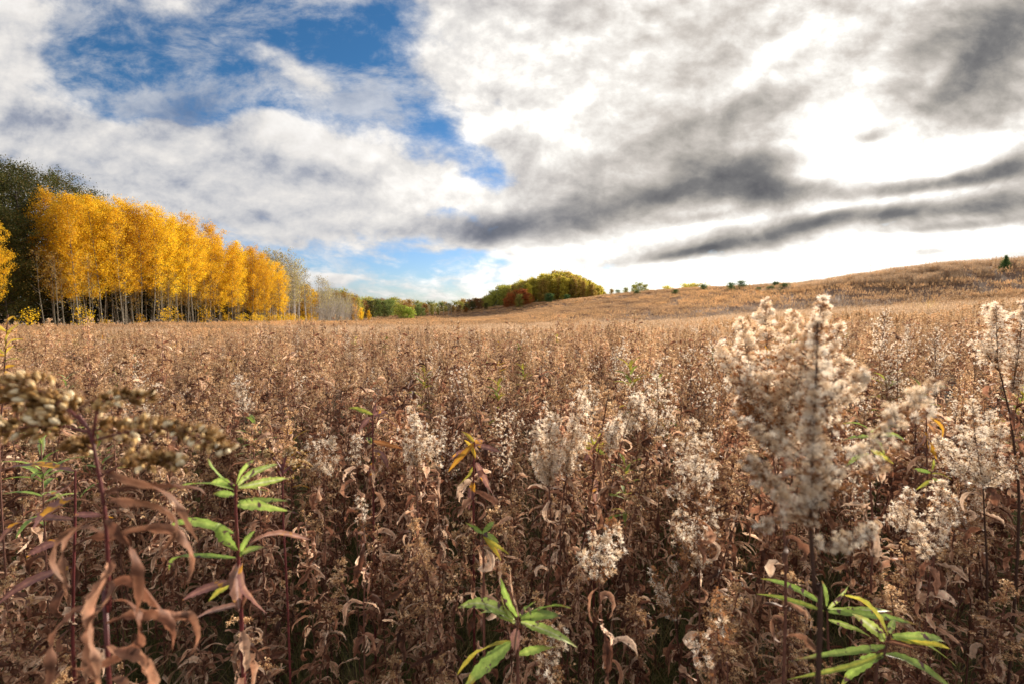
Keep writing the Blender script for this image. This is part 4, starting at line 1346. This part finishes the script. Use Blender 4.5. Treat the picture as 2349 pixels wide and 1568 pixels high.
def arched_goldenrod(label, Y, stem, arcs, seed, head_px, sp_px, stem_px, leafs, dens=1.0):
    rg = np.random.default_rng(seed)
    s3 = [at(u, v, Y) for u, v in stem]
    base = np.array([s3[0][0], Y, gz(s3[0][0], Y)])
    root = thing('arching_goldenrod', tuple(base), label, 'dry plant')
    SP = smooth_path(([base] if s3[0][2] > base[2] + .05 else []) + s3, 24) - base
    st = MB()
    tube(st, SP, np.linspace(px2w(stem_px, Y) * .55, px2w(stem_px, Y) * .3, 24), 9)
    obj('stem', st, M_redstem, root)
    for (pts, hp) in arcs:
        m = MB()
        sw = rg.normal() * .04 * Y
        P3 = np.array([at(u, v, Y + sw * j / (len(pts) - 1)) - base for j, (u, v) in enumerate(pts)])
        Pp = smooth_path(P3, 16)
        tube(m, Pp, np.linspace(px2w(6, Y) * .5, px2w(2.5, Y) * .5, 16), 6, mat=1)
        ln = np.linalg.norm(np.diff(Pp, axis=0), axis=1).sum()
        rad = px2w(hp, Y)
        s = px2w(sp_px, Y)
        n = int(dens * ln * rad / (s * s) * 3.2)
        k = .22 + .78 * rg.random(n)
        c = interp(Pp, k)
        tan = unit(interp(np.gradient(Pp, axis=0), k))
        r3 = unit(np.cross(tan, rg.normal(size=(n, 3))))
        r3 = unit(r3 + np.array([0, 0, .55]))
        lump = .72 + .3 * np.sin(k * ln / s * .55 + rg.random() * 6)
        rr = rad * (np.sin(np.pi * np.clip(k * .72 + .2, 0, 1)) ** .6) * rg.random(n) ** .5 * lump
        pos = c + r3 * rr[:, None]
        d = r3 + tan * .7 + np.array([0, 0, .2])
        cl = np.clip(.55 * rr / rad + .62 * rg.random(n) + .1 * np.sin(pos[:, 0] / s * .4), 0, 1)
        big = rg.random(n) < .06
        spindles(m, rg, pos, d, s * (.9 + .5 * rg.random(n)) * (1 + .2 * big), s * (.5 + .3 * rg.random(n)) * (1 + .3 * big), mat=0, rnd=np.where(big, .97, cl * .95), sides=6)
        b_ = rg.random(n) < .55
        tufts(m, rg, pos[b_] + unit(d[b_]) * s * .6, d[b_], s * .95, K=12, width=.05, mat=3)
        obj('seed_spray', m, [M_seed, M_redstem, M_rust, M_plume], root)
    for j, (b, az, el, L, w, bend, tw_, dr) in enumerate(leafs):
        m = MB()
        p = at(b[0], b[1], Y) - base
        ribbons(m, rg, p[None], az, el, L * 1.05, w * .42, bend * 1.3, tw_ * 2.8, drift=dr * 1.5, crinkle=.5, fold=.5, seg=26, power=1.15, wave=.3, rnd=.15 + .4 * rg.random())
        obj('leaf', m, M_dry, root)
    return root


rgh = np.random.default_rng(5)
LV = [((228, 1075), .1, .1, .12, .020, .9, 1.0, -.3), ((238, 1160), .1, .5, .12, .022, 2.2, 1.5, .5), ((243, 1190), -.4, .2, .13, .024, 1.6, 2.2, .6), ((245, 1250), .0, .6, .12, .026, 2.3, -1.2, .5),
      ((246, 1290), -.6, .2, .13, .026, 1.9, 1.6, -.5), ((240, 1220), 3.3, .5, .10, .022, 2.2, .5, .3), ((247, 1350), .2, .5, .11, .028, 2.0, 1.8, -.4), ((247, 1380), -.5, .5, .13, .028, 2.8, -1.5, .6),
      ((244, 1400), 3.5, .3, .12, .036, 2.0, .3, .1), ((247, 1430), .1, .4, .11, .030, 2.6, 2.4, .3), ((248, 1480), -.3, .5, .12, .028, 3.0, 1.5, .8), ((248, 1520), .3, .6, .12, .030, 3.4, -1.8, -.5),
      ((248, 1560), -.2, .6, .12, .030, 3.0, 1.2, .4), ((232, 1130), .4, -.1, .10, .018, .6, .8, .2), ((246, 1330), -.9, .0, .12, .024, 1.3, 1.9, .5), ((240, 1180), -1.2, .3, .10, .02, 2.4, 1.0, .4),
      ((160, 960), 1.7, 1.3, .035, .007, .2, .2, .1)]
arched_goldenrod('drooping goldenrod very close at the left, red stem, brown and cream seed heads', .46,
                 [(252, 1600), (250, 1400), (243, 1200), (222, 1060), (205, 990), (180, 950)],
                 [([(205, 985), (150, 935), (70, 915), (-60, 940)], 40), ([(200, 990), (130, 975), (50, 980), (-60, 1010)], 34), ([(150, 930), (90, 895), (30, 880), (-50, 900)], 30),
                  ([(212, 1010), (228, 930), (280, 910), (345, 912)], 20), ([(210, 1010), (320, 985), (430, 990), (526, 1036)], 26), ([(208, 985), (250, 985), (320, 1000)], 36), ([(215, 1030), (190, 1020), (165, 1035)], 26),
                  ([(232, 1090), (300, 1055), (360, 1055), (425, 1066)], 21)], 31, 20, 15, 10, LV, dens=1.35)
arched_goldenrod('small arching goldenrod seed head bowed right behind the green leafed plant', 1.05,
                 [(662, 1450), (650, 1200), (648, 1080), (640, 1060)],
                 [([(648, 1075), (665, 1030), (700, 1048)], 9), ([(648, 1080), (620, 1040), (610, 1045)], 9), ([(648, 1085), (680, 1060), (712, 1070)], 8), ([(648, 1100), (625, 1065), (600, 1075)], 7)], 32, 10, 4.5, 5, [], dens=1.3)


# ------------------------------------------------------------------ low grass between the weeds
def low_grass():
    rg = np.random.default_rng(9)
    fc = bpy.data.collections.new('grass_forms')
    for i in range(5):
        g = MB()
        n = 70
        b = np.concatenate([rg.normal(size=(n, 2)) * .07, np.zeros((n, 1))], 1)
        ribbons(g, rg, b, rg.random(n) * 6.28, 1.1 + rg.random(n) * .4, .22 + .38 * rg.random(n), .0035, .6 + 1.6 * rg.random(n), 0, drift=rg.normal(size=n) * .4, seg=5, shape='blade', power=1.5)
        form(fc, g, [M_grass])
    x, y = scatter_rows(.2, 6, 1500, rg, 1.25, .6)
    n = len(x)
    gn_stuff('low_grass', np.stack([x, y, ground(x, y)], -1), rg.integers(0, 5, n), rg.random(n) * 6.28, rg.normal(size=(n, 2)) * .1, .8 + .6 * rg.random(n), fc, 'thin green and straw coloured grass under the weeds')


low_grass()


# ------------------------------------------------------------------ trees
def bark(name, c0, c1, c2):
    m = bpy.data.materials.new(name)
    m.use_nodes = True
    t = NT(m.node_tree)
    p = m.node_tree.nodes['Principled BSDF']
    tcn = t.new('ShaderNodeTexCoord').outputs['Object']
    n = t.noise(t.vmath('MULTIPLY', tcn, (6, 6, 2.0)), 1.6, 5, .65)
    t.put(p.inputs['Base Color'], t.ramp(n, [(.3, c0), (.5, c1), (.7, c2)]))
    p.inputs['Roughness'].default_value = .9
    return m


B_aspen = bark('aspen_bark', (.08, .065, .045), (.20, .175, .13), (.33, .30, .23))
B_dark = bark('oak_bark', (.02, .016, .012), (.045, .035, .026), (.08, .065, .05))
B_grey = bark('grey_bark', (.30, .26, .23), (.48, .44, .40), (.64, .60, .56))
CN = (0.22, (.80, .86, .9), (1.1, 1.08, 1.0))


def crownmat(name, cols, trans=.4, var=.2, hue=.015):
    st = [(i / (len(cols) - 1), c) for i, c in enumerate(cols)]
    return leafy(name, st, trans=trans, rough=.6, var=var, hue=hue * .7, spec=.15, obj_mix=.15)


C_gold = crownmat('gold_leaves', [(.42, .235, .012), (.66, .39, .015), (.78, .49, .025), (.54, .46, .05)], .5)
C_orange = crownmat('orange_gold_leaves', [(.50, .28, .012), (.68, .42, .02), (.76, .50, .035)], .5)
C_oak = crownmat('dark_oak_leaves', [(.022, .035, .012), (.045, .06, .015), (.09, .085, .02), (.12, .075, .025)], .25)
C_rustoak = crownmat('russet_oak_leaves', [(.15, .07, .03), (.27, .13, .045), (.36, .22, .06)], .3)
C_olive = crownmat('olive_leaves', [(.18, .19, .045), (.34, .33, .07), (.50, .44, .08)], .35)
C_olgold = crownmat('olive_gold_leaves', [(.34, .32, .06), (.56, .48, .07), (.72, .57, .08)], .4)
C_must = crownmat('mustard_leaves', [(.28, .19, .06), (.42, .28, .07), (.50, .34, .07)], .4)
C_red = crownmat('red_orange_leaves', [(.30, .09, .03), (.48, .17, .04), (.58, .26, .06)], .4)
C_lime = crownmat('lime_leaves', [(.25, .32, .05), (.42, .48, .07)], .4)
C_pine = crownmat('pine_needles', [(.04, .09, .03), (.09, .17, .05), (.15, .25, .08)], .35)
C_green = crownmat('green_leaves', [(.10, .14, .04), (.18, .23, .06), (.28, .31, .08)], .35)
C_sparse = crownmat('thin_autumn_leaves', [(.24, .22, .09), (.38, .33, .14), (.50, .40, .16)], .4)


def leaf_quads(mb, rg, pos, size, aspect=.8):
    n = len(pos)
    a = unit(rg.normal(size=(n, 3)))
    b = unit(np.cross(a, rg.normal(size=(n, 3))))
    s = (size * (.6 + .8 * rg.random(n)))[:, None] * .5
    v = np.stack([pos - a * s, pos - b * s * aspect, pos + a * s, pos + b * s * aspect], 1)
    mb.add(v, quads=np.arange(4 * n).reshape(-1, 4), rnd=np.repeat(np.clip(rg.random(n), 0, 1), 4))


def tree(seed, H, lo=.3, w=2.2, nl=9000, leaf=.13, limbs=34, up=.9, prof='aspen', tr=.09, cl=7, sig=.33, twigs=8, thin=False, stems=1):
    """returns trunk and crown builders; crown = leaves in clumps along the limbs"""
    rg = np.random.default_rng(seed)
    T, Cn = MB(), MB()
    cpos = []
    for s_ in range(stems):
        off = np.append(rg.normal(size=2) * .12 * (stems > 1), 0)
        hh = H * (1 if s_ == 0 else .65 + .35 * rg.random())
        top = np.append(rg.normal(size=2) * H * (.02 if stems == 1 else .12), hh)
        tp = curve_pts(off, top + off, np.append(rg.normal(size=2) * H * .012, 0), 10)
        tube(T, tp, np.linspace(tr, tr * .12, 10) / (1 if stems == 1 else 1.7), 7)
        nb = max(4, limbs // stems)
        u = (np.arange(nb) + rg.random(nb)) / nb
        for i in range(nb):
            k = lo + (1 - lo) * u[i] ** (.9)
            if prof == 'aspen':
                r = w * min(1, 1.9 * (1 - u[i]) ** .8 + .08) * (.55 + .45 * min(1, u[i] * 4 + .25))
            elif prof == 'cone':
                r = w * (1.02 - u[i])
            else:
                r = w * math.sqrt(max(.05, 1 - (u[i] * 1.05 - .38) ** 2 / .46))
            r *= .65 + .55 * rg.random()
            a = i * 2.4 + rg.normal() * .5
            b0 = interp(tp, np.array([k]))[0]
            e = up * (.5 + .5 * u[i]) if prof != 'cone' else .1
            ln = r / max(math.cos(e), .35)
            d = np.array([math.cos(e) * math.cos(a), math.cos(e) * math.sin(a), math.sin(e)])
            q = np.linspace(0, 1, 5)[:, None]
            lp = b0 + d * ln * q + np.array([0, 0, .18]) * ln * q ** 2 * (1 if prof != 'cone' else -.5)
            lp[1:-1] += rg.normal(size=(3, 3)) * ln * .03
            tube(T, lp, np.linspace(tr * .35 * (1.1 - u[i] * .6), tr * .06, 5), 4)
            m = max(2, int(cl * (.5 + r / w)))
            kk = .25 + .8 * rg.random(m)
            cc = interp(lp, kk) + rg.normal(size=(m, 3)) * sig * .5
            cpos.append(cc)
            if thin:
                for c in cc:
                    b_ = interp(lp, np.array([.6 * rg.random() + .2]))[0]
                    tube(T, np.stack([b_, (b_ + c) / 2 + rg.normal(size=3) * .05, c + (c - b_) * .6]), [tr * .09, tr * .06, tr * .035], 3)
        for i in range(twigs):
            k = .06 + (lo - .04) * rg.random()
            b0 = interp(tp, np.array([k]))[0]
            a, e = rg.random() * 6.28, .2 + .6 * rg.random()
            ln = .4 + .9 * rg.random()
            d = np.array([math.cos(e) * math.cos(a), math.cos(e) * math.sin(a), math.sin(e)])
            tube(T, np.stack([b0, b0 + d * ln * .5 + rg.normal(size=3) * .05, b0 + d * ln]), [tr * .16, tr * .1, tr * .05], 3)
    cp = np.concatenate(cpos)
    if nl:
        wts = rg.random(len(cp)) ** 1.3 + .12
        idx = rg.choice(len(cp), nl, p=wts / wts.sum())
        sz = (.6 + .8 * rg.random(len(cp)))[idx, None]
        g = rg.normal(size=(nl, 3))
        pos = cp[idx] + g * sig * sz * [1, 1, .8]
        pos = pos[pos[:, 2] > .05]
        leaf_quads(Cn, rg, pos, leaf)
    return T, Cn


def kind(n, seed, bark_m, crown_m, **kw):
    out = []
    for i in range(n):
        T, Cn = tree(seed + i, **{k: (v[0] + (v[1] - v[0]) * (i / max(n - 1, 1)) if isinstance(v, tuple) else v) for k, v in kw.items()})
        cm = crown_m[i % len(crown_m)] if isinstance(crown_m, list) else crown_m
        out.append((T.mesh('trunk', [bark_m]), Cn.mesh('crown', [cm], smooth=False) if Cn.n else None, kw['H'][0] + (kw['H'][1] - kw['H'][0]) * (i / max(n - 1, 1)) if isinstance(kw['H'], tuple) else kw['H']))
    return out


def plant_tree(k, x, y, H, label, group, rg, name='tree', cat='tree', z=None, wide=1.0):
    T, Cn, h0 = k
    s = H / h0
    r = thing(name, (x, y, (gz(x, y) if z is None else z) - .05), label, cat, group, rg.random() * 6.28)
    r.scale = (s * wide, s * wide, s)
    obj('trunk', T, None, r)
    if Cn:
        obj('crown', Cn, None, r)
    return r


def woods():
    rg = np.random.default_rng(77)
    GOLD = kind(7, 1000, B_aspen, [C_gold, C_gold, C_gold], H=18.0, lo=(.26, .36), w=(1.8, 2.9), nl=9500, leaf=.135, limbs=44, up=1.0, tr=.085, cl=8, sig=.30, twigs=14)
    ORNG = kind(3, 1100, B_aspen, C_orange, H=18.0, lo=.18, w=(2.5, 3.1), nl=10500, leaf=.14, limbs=50, up=1.05, tr=.085, cl=8, sig=.30, twigs=8)
    OAK = kind(4, 1200, B_dark, [C_oak, C_oak, C_oak, C_oak], H=22.0, lo=.10, w=(4.2, 5.2), nl=22000, leaf=.17, limbs=60, up=.6, prof='round', tr=.24, cl=9, sig=.45, twigs=10)
    BARE = kind(5, 1300, B_grey, C_sparse, H=14.0, lo=.35, w=1.5, nl=420, leaf=.22, limbs=26, up=1.1, tr=.12, cl=4, sig=.35, twigs=16, thin=True)
    THICK = kind(4, 1400, B_grey, C_sparse, H=7.0, lo=.15, w=1.5, nl=60, leaf=.2, limbs=40, up=1.1, tr=.07, cl=4, sig=.35, twigs=0, thin=True, stems=5)
    FAR = {}
    for nm, cm, bk in (('russet', C_rustoak, B_dark), ('olive', C_olive, B_dark), ('green', C_green, B_dark), ('oliveg', C_olgold, B_aspen), ('must', C_must, B_aspen), ('red', C_red, B_dark), ('lime', C_lime, B_dark), ('gold', C_gold, B_aspen), ('dark', C_oak, B_dark)):
        FAR[nm] = kind(3, 1500 + len(nm) * 31, bk, cm, H=10.0, lo=.05, w=(3.0, 3.8), nl=3600, leaf=.36, limbs=34, up=.7, prof='round', tr=.16, cl=8, sig=.48, twigs=0)
    CLONE = kind(5, 1700, B_aspen, [C_olgold, C_olgold, C_must, C_olgold, C_olive], H=13.0, lo=.04, w=(1.9, 2.5), nl=3600, leaf=.34, limbs=40, up=1.0, tr=.1, cl=7, sig=.38, twigs=0)
    PINE = kind(3, 1800, B_dark, C_pine, H=3.0, lo=.03, w=1.25, nl=4200, leaf=.11, limbs=70, up=.5, prof='round', tr=.06, cl=6, sig=.16, twigs=0)
    FIR = kind(1, 1850, B_dark, C_pine, H=3.0, lo=.03, w=1.1, nl=4200, leaf=.11, limbs=70, up=.1, prof='cone', tr=.06, cl=6, sig=.12, twigs=0)
    BUSH = kind(4, 1900, B_dark, C_orange, H=2.6, lo=.1, w=1.1, nl=420, leaf=.13, limbs=24, up=1.0, prof='round', tr=.03, cl=4, sig=.2, twigs=0, stems=4)

    # golden aspen stand on the left
    GA = 'golden aspens of the left wood'
    Hf = lambda y: np.interp(y, [46, 52, 57, 63, 66, 75, 85, 95, 105, 115, 120, 124], [13, 13.8, 14.2, 16.5, 18, 19.3, 19.2, 18.5, 17.3, 15.6, 14.0, 11.5])
    for row in range(5):
        y = 46.0 + rg.random()
        while y < 123:
            x = -58.2 - 3.0 * row + rg.normal() * .7 + .012 * (y - 60)
            H = float(Hf(y)) * (.88 + .15 * rg.random()) * (1 + .012 * row)
            gap = 57.0 < y < 62.6 + 3.0 * row
            if not (gap and row < 5) and not (y < 64 and row > 1):
                if y > 116 and row == 0:
                    lab = 'orange gold aspen at the far right end of the golden wood'
                    plant_tree(ORNG[int(rg.integers(3))], x, y, H, lab, 'orange gold aspens ending the wood', rg, 'aspen_tree')
                else:
                    lab = ['golden yellow aspen with pale trunk along the front of the left wood', 'golden aspen crown behind the front trees of the left wood'][row > 0]
                    gg = ['golden aspens along the edge of the left wood', GA][row > 0]
                    kk = ORNG[int(rg.integers(3))] if (rg.random() < .08 or y > 106) and row < 2 else GOLD[int(rg.integers(7))]
                    plant_tree(kk, x, y, H, lab, gg, rg, 'aspen_tree')
            y += (1.75 if row == 0 else 2.6) + 1.1 * rg.random()
    # thin leafless stems along the edge
    POLE = kind(4, 2000, B_aspen, C_must, H=9.0, lo=.45, w=.9, nl=260, leaf=.13, limbs=16, up=1.1, tr=.055, cl=3, sig=.28, twigs=12, thin=True)
    for i in range(70):
        y = 60 + 62 * rg.random()
        plant_tree(POLE[int(rg.integers(4))], -57.2 - 2.5 * rg.random(), y, 6 + 5 * rg.random(), 'thin pale sapling with few leaves below the golden aspen crowns', 'thin saplings under the golden aspens', rg, 'aspen_sapling')
    # dark oaks
    for x, y, H, g in [(-69, 62, 23, 0), (-66, 58.5, 20, 0), (-73, 66, 25, 1), (-70, 70, 24.5, 2), (-74, 76, 26, 0), (-63, 60.5, 16, 3), (-79, 72, 27, 1), (-77, 84, 27, 3), (-80, 92, 27, 0), (-66, 52, 18, 1), (-72, 54, 20, 0),
                       (-84, 80, 27, 2), (-78, 104, 24, 0), (-80, 116, 22, 1), (-84, 100, 25, 3), (-64, 56, 12, 1), (-67, 65, 17, 0), (-76, 60, 23, 2)]:
        plant_tree(OAK[g], x, y, H * .93, 'dark green oak rising behind and between the golden aspens at the left', 'dark oaks behind the golden aspens', rg, 'oak_tree')
    for y in np.arange(50, 172, 4.2):
        plant_tree(FAR['dark'][int(rg.integers(3))], -76 - 4 * rg.random(), y, 9 + 4 * rg.random(), 'dark leafy undergrowth tree deep inside the left wood', 'dark understorey of the left wood', rg, 'understorey_tree', wide=1.3)
    for y in np.arange(52, 122, 5.3):
        plant_tree(BUSH[int(rg.integers(4))], -56.6 + rg.normal() * .8 + (y > 95) * .8, y + rg.random(), 1.6 + 1.3 * rg.random() + (y > 75) * .4, 'small yellow leafed bush where the golden wood meets the field', 'yellow bushes at the foot of the golden wood', rg, 'yellow_bush', 'bush')
    for y in np.arange(98, 132, 2.6):
        plant_tree(BUSH[int(rg.integers(4))], -55.0 + rg.random() * 1.5, y, 1.8 + .7 * rg.random(), 'low yellow bush in front of the orange gold end of the wood', 'low yellow bushes before the end of the golden wood', rg, 'yellow_bush', 'bush', wide=1.3)

    # leafless and thin trees beyond
    for i in range(84):
        y = 124 + 56 * rg.random()
        x = -58.5 - 10 * rg.random() ** 1.3
        H = float(np.interp(y, [124, 135, 146, 160, 180], [19, 18.5, 15.0, 12.5, 10.0])) * (.75 + .3 * rg.random())
        plant_tree(BARE[int(rg.integers(5))], x, y, H, 'slender grey aspen almost bare of leaves, beyond the golden wood', 'nearly bare grey aspens beyond the golden wood', rg, 'bare_aspen')
    for i in range(26):
        y = 126 + 40 * rg.random()
        plant_tree(CLONE[2], -68 - 8 * rg.random(), y, float(np.interp(y, [124, 146, 166], [11.5, 10.5, 9.5])) * (.9 + .15 * rg.random()), 'mustard coloured tree behind the nearly bare grey aspens', 'mustard trees behind the bare aspens', rg, 'aspen_tree')
    for x, y, H in [(-62, 150, 11.5), (-64, 154, 12), (-66, 158, 11.8), (-64, 163, 10.5), (-67, 149, 12.3)]:
        plant_tree(FAR['gold'][int(rg.integers(3))], x - 3, y, H - 1.2, 'orange yellow tree peeking over the grey bare thicket', 'orange yellow trees over the bare thicket', rg, 'autumn_tree')
    for i in range(44):
        y = 142 + 36 * rg.random()
        plant_tree(THICK[int(rg.integers(4))], -56.5 - 5 * rg.random(), y, float(np.interp(y, [142, 160, 178], [5.5, 8.5, 7.0])) * (.85 + .3 * rg.random()), 'pale grey leafless clump of stems in the bare thicket', 'leafless grey clumps at the valley edge', rg, 'bare_thicket', 'bush')

    # far line of trees across the valley: (u, top v, kind)
    LAB = {'russet': 'russet brown oak', 'olive': 'olive green tree', 'green': 'green leafed tree', 'oliveg': 'olive gold tree', 'must': 'mustard tree', 'red': 'red orange tree', 'lime': 'bright lime green tree', 'gold': 'golden tree', 'dark': 'dark green tree'}

    def far(u, v, Z, k, where, wide=1.0, H=None, grp=None):
        p = at(u, v, Z)
        g = gz(p[0], Z)
        H = H or max(2.0, p[2] - g)
        return plant_tree(FAR[k][int(rg.integers(3))], p[0], Z, H, LAB[k] + ' ' + where, grp or LAB[k] + 's ' + where, rg, 'autumn_tree', wide=wide)
    prof_u = [770, 790, 805, 830, 850, 880, 920, 950, 1000, 1040, 1060, 1085, 1110, 1130]
    prof_v = [672, 676, 683, 690, 689, 690, 692, 695, 699, 700, 694, 690, 690, 684]
    for i, u in enumerate(np.arange(772, 1125, 5.2)):
        Z = 215 + 75 * (i % 3) / 2 + 15 * rg.random() if u > 830 else 185 + 30 * rg.random()
        v = np.interp(u, prof_u, prof_v) + 3.5 * rg.normal() + (i % 3 == 0) * 4
        ks = ['russet', 'dark', 'must', 'olive'] if u < 850 else (['green', 'olive', 'dark', 'green', 'russet'] if u < 905 else ['olive', 'must', 'russet', 'dark', 'green', 'olive'])
        far(u, v, Z, ks[int(rg.integers(len(ks)))], 'in the far tree line across the valley')
    for u, v in [(815, 704), (828, 710), (846, 716)]:
        far(u, v, 180, 'gold', 'low at the dark left end of the far tree line', wide=.55)
    for u, v in [(921, 704), (936, 708), (945, 712)]:
        far(u, v, 195, 'lime', 'standing out low in the middle of the far tree line', wide=1.1)
    for u, v in [(958, 706), (970, 709)]:
        far(u, v, 205, 'green', 'just right of the lime green ones in the valley')
    for u in (986, 996, 1008, 1018, 1028, 1036):
        p = at(u, 702 - 5 * rg.random(), 215)
        plant_tree(BARE[int(rg.integers(5))], p[0], 215, p[2] - gz(p[0], 215), 'bare white stemmed tree in the far valley tree line', 'bare white stemmed trees in the valley', rg, 'bare_aspen', wide=1.5)
    far(1076, 690, 228, 'russet', 'at the left foot of the wooded hilltop', 1.2)
    far(1068, 706, 215, 'red', 'small and bright at the left foot of the wooded hilltop')
    far(1094, 690, 235, 'russet', 'right at the low end of the wooded hilltop', 1.1)

    # the wooded dome on the hill
    du = [1100, 1125, 1150, 1180, 1210, 1240, 1270, 1300, 1330, 1355, 1375, 1390]
    dv = [690, 675, 662, 652, 642, 633, 627, 629, 636, 646, 657, 671]
    for i in range(96):
        u = 1152 + 236 * rg.random()
        dpt = rg.random()
        Z = 244 + 34 * dpt
        lift = np.interp(dpt, [0, .35, 1], [13, 5, 0])
        v = np.interp(u, du, dv) + lift + 2.0 * rg.normal()
        p = at(u, v, Z)
        g = gz(p[0], Z)
        kk = 4 if (u < 1205 and rg.random() < .35) else int(rg.integers(4))
        plant_tree(CLONE[kk], p[0], Z, max(3, p[2] - g), 'olive gold aspen in the dome shaped grove on the hill', 'aspens of the dome shaped hill grove', rg, 'aspen_tree', wide=1.25)
    for i in range(16):
        u = 1104 + 62 * rg.random()
        far(u, np.interp(u, du, dv) + 6 * rg.random(), 246 + 15 * rg.random(), ['olive', 'green', 'olive'][i % 3], 'on the left flank of the dome shaped grove', 1.0)
    for u, v in [(1172, 676), (1186, 669), (1200, 668), (1212, 676), (1160, 686)]:
        far(u, v, 226, 'red', 'round and bright in front of the hill grove', 1.15)
    far(1192, 679, 219, 'olive', 'small and dark in the middle of the red orange ones')
    for u, v in [(1402, 665), (1418, 667), (1436, 662), (1455, 656), (1466, 652), (1480, 656)]:
        far(u, v, 226 + 5 * rg.random(), ['olive', 'oliveg', 'green', 'must'][int(rg.integers(4))], 'small on the skyline right of the dome shaped grove')
    for u, v in [(1530, 660), (1575, 655), (1600, 655)]:
        far(u, v, 250, 'oliveg', 'with only its top showing behind the hill crest', 1.5)
    # young pines and bushes on the hill: (u, base v, top v, distance, label)
    pines = [(1260, 694, 671, 225, 'dark conifer right of the red orange tree before the hill grove'), (1300, 690, 674, 222, 'small dark conifer before the middle of the hill grove'),
             (1461, 672, 664, 170, 'tiny dark pine on the slope right of the hill grove'), (1549, 677, 662, 150, 'round young pine, first right of the hill grove on the slope'),
             (1614, 668, 651, 140, 'compact young pine on the slope between two other pines'), (1678, 658, 645, 128, 'wide young pine on the skyline of the hill'),
             (1702, 653, 641, 130, 'faint young pine just right of the wide skyline pine'), (1768, 669, 654, 112, 'left one of two neighbouring young pines on the slope'),
             (1799, 667, 647, 108, 'right and darker one of two neighbouring young pines'), (1740, 668, 658, 115, 'very small pine low on the slope by the two neighbours'),
             (1780, 652, 644, 118, 'small pale pine above the two neighbouring ones'), (2307, 612, 583, 84, 'dark conifer alone on the hilltop near the right edge')]
    for i, (u, vb, vt, Z, lab) in enumerate(pines):
        for Zs in np.arange(60, 262, 2.0):
            q = at(u, vb - 3, Zs)
            if q[2] < gz(q[0], Zs) + .9:
                Z = Zs
                break
        p = at(u, vt, Z)
        g = gz(p[0], Z)
        H = (vb - vt) / F * Z + .9
        z = g if abs(p[2] - H - g) < 2.5 else g
        plant_tree(PINE[i % 3] if i != 11 else FIR[0], p[0], Z, (max(p[2] - g, .8) if p[2] - g < H * 1.9 else H) * (.82 if i < 11 else .9), lab, None, rg, 'young_pine', 'pine', wide=1.35 if i != 11 else 1.0)
    p = at(1996, 604, 92)
    plant_tree(THICK[0], p[0], 92, max(1.8, p[2] - gz(p[0], 92)), 'small brown bush poking above the hill crest', None, rg, 'hill_bush', 'bush')
    p = at(2122, 686, 26)
    tb = thing('orange_stems', (p[0], 26, gz(p[0], 26)), 'clump of bright orange yellow stems low on the right slope', 'bush')
    m = MB()
    n = 60
    hh = p[2] - gz(p[0], 26)
    b = np.concatenate([rg.normal(size=(n, 2)) * .35, np.zeros((n, 1))], 1)
    ribbons(m, rg, b, rg.random(n) * 6.28, 1.3 + .2 * rg.random(n), hh * (.8 + .3 * rg.random(n)), .03, .3, 0, seg=4, shape='blade', fold=0)
    obj('stem', m, M_yellowleaf, tb)


woods()
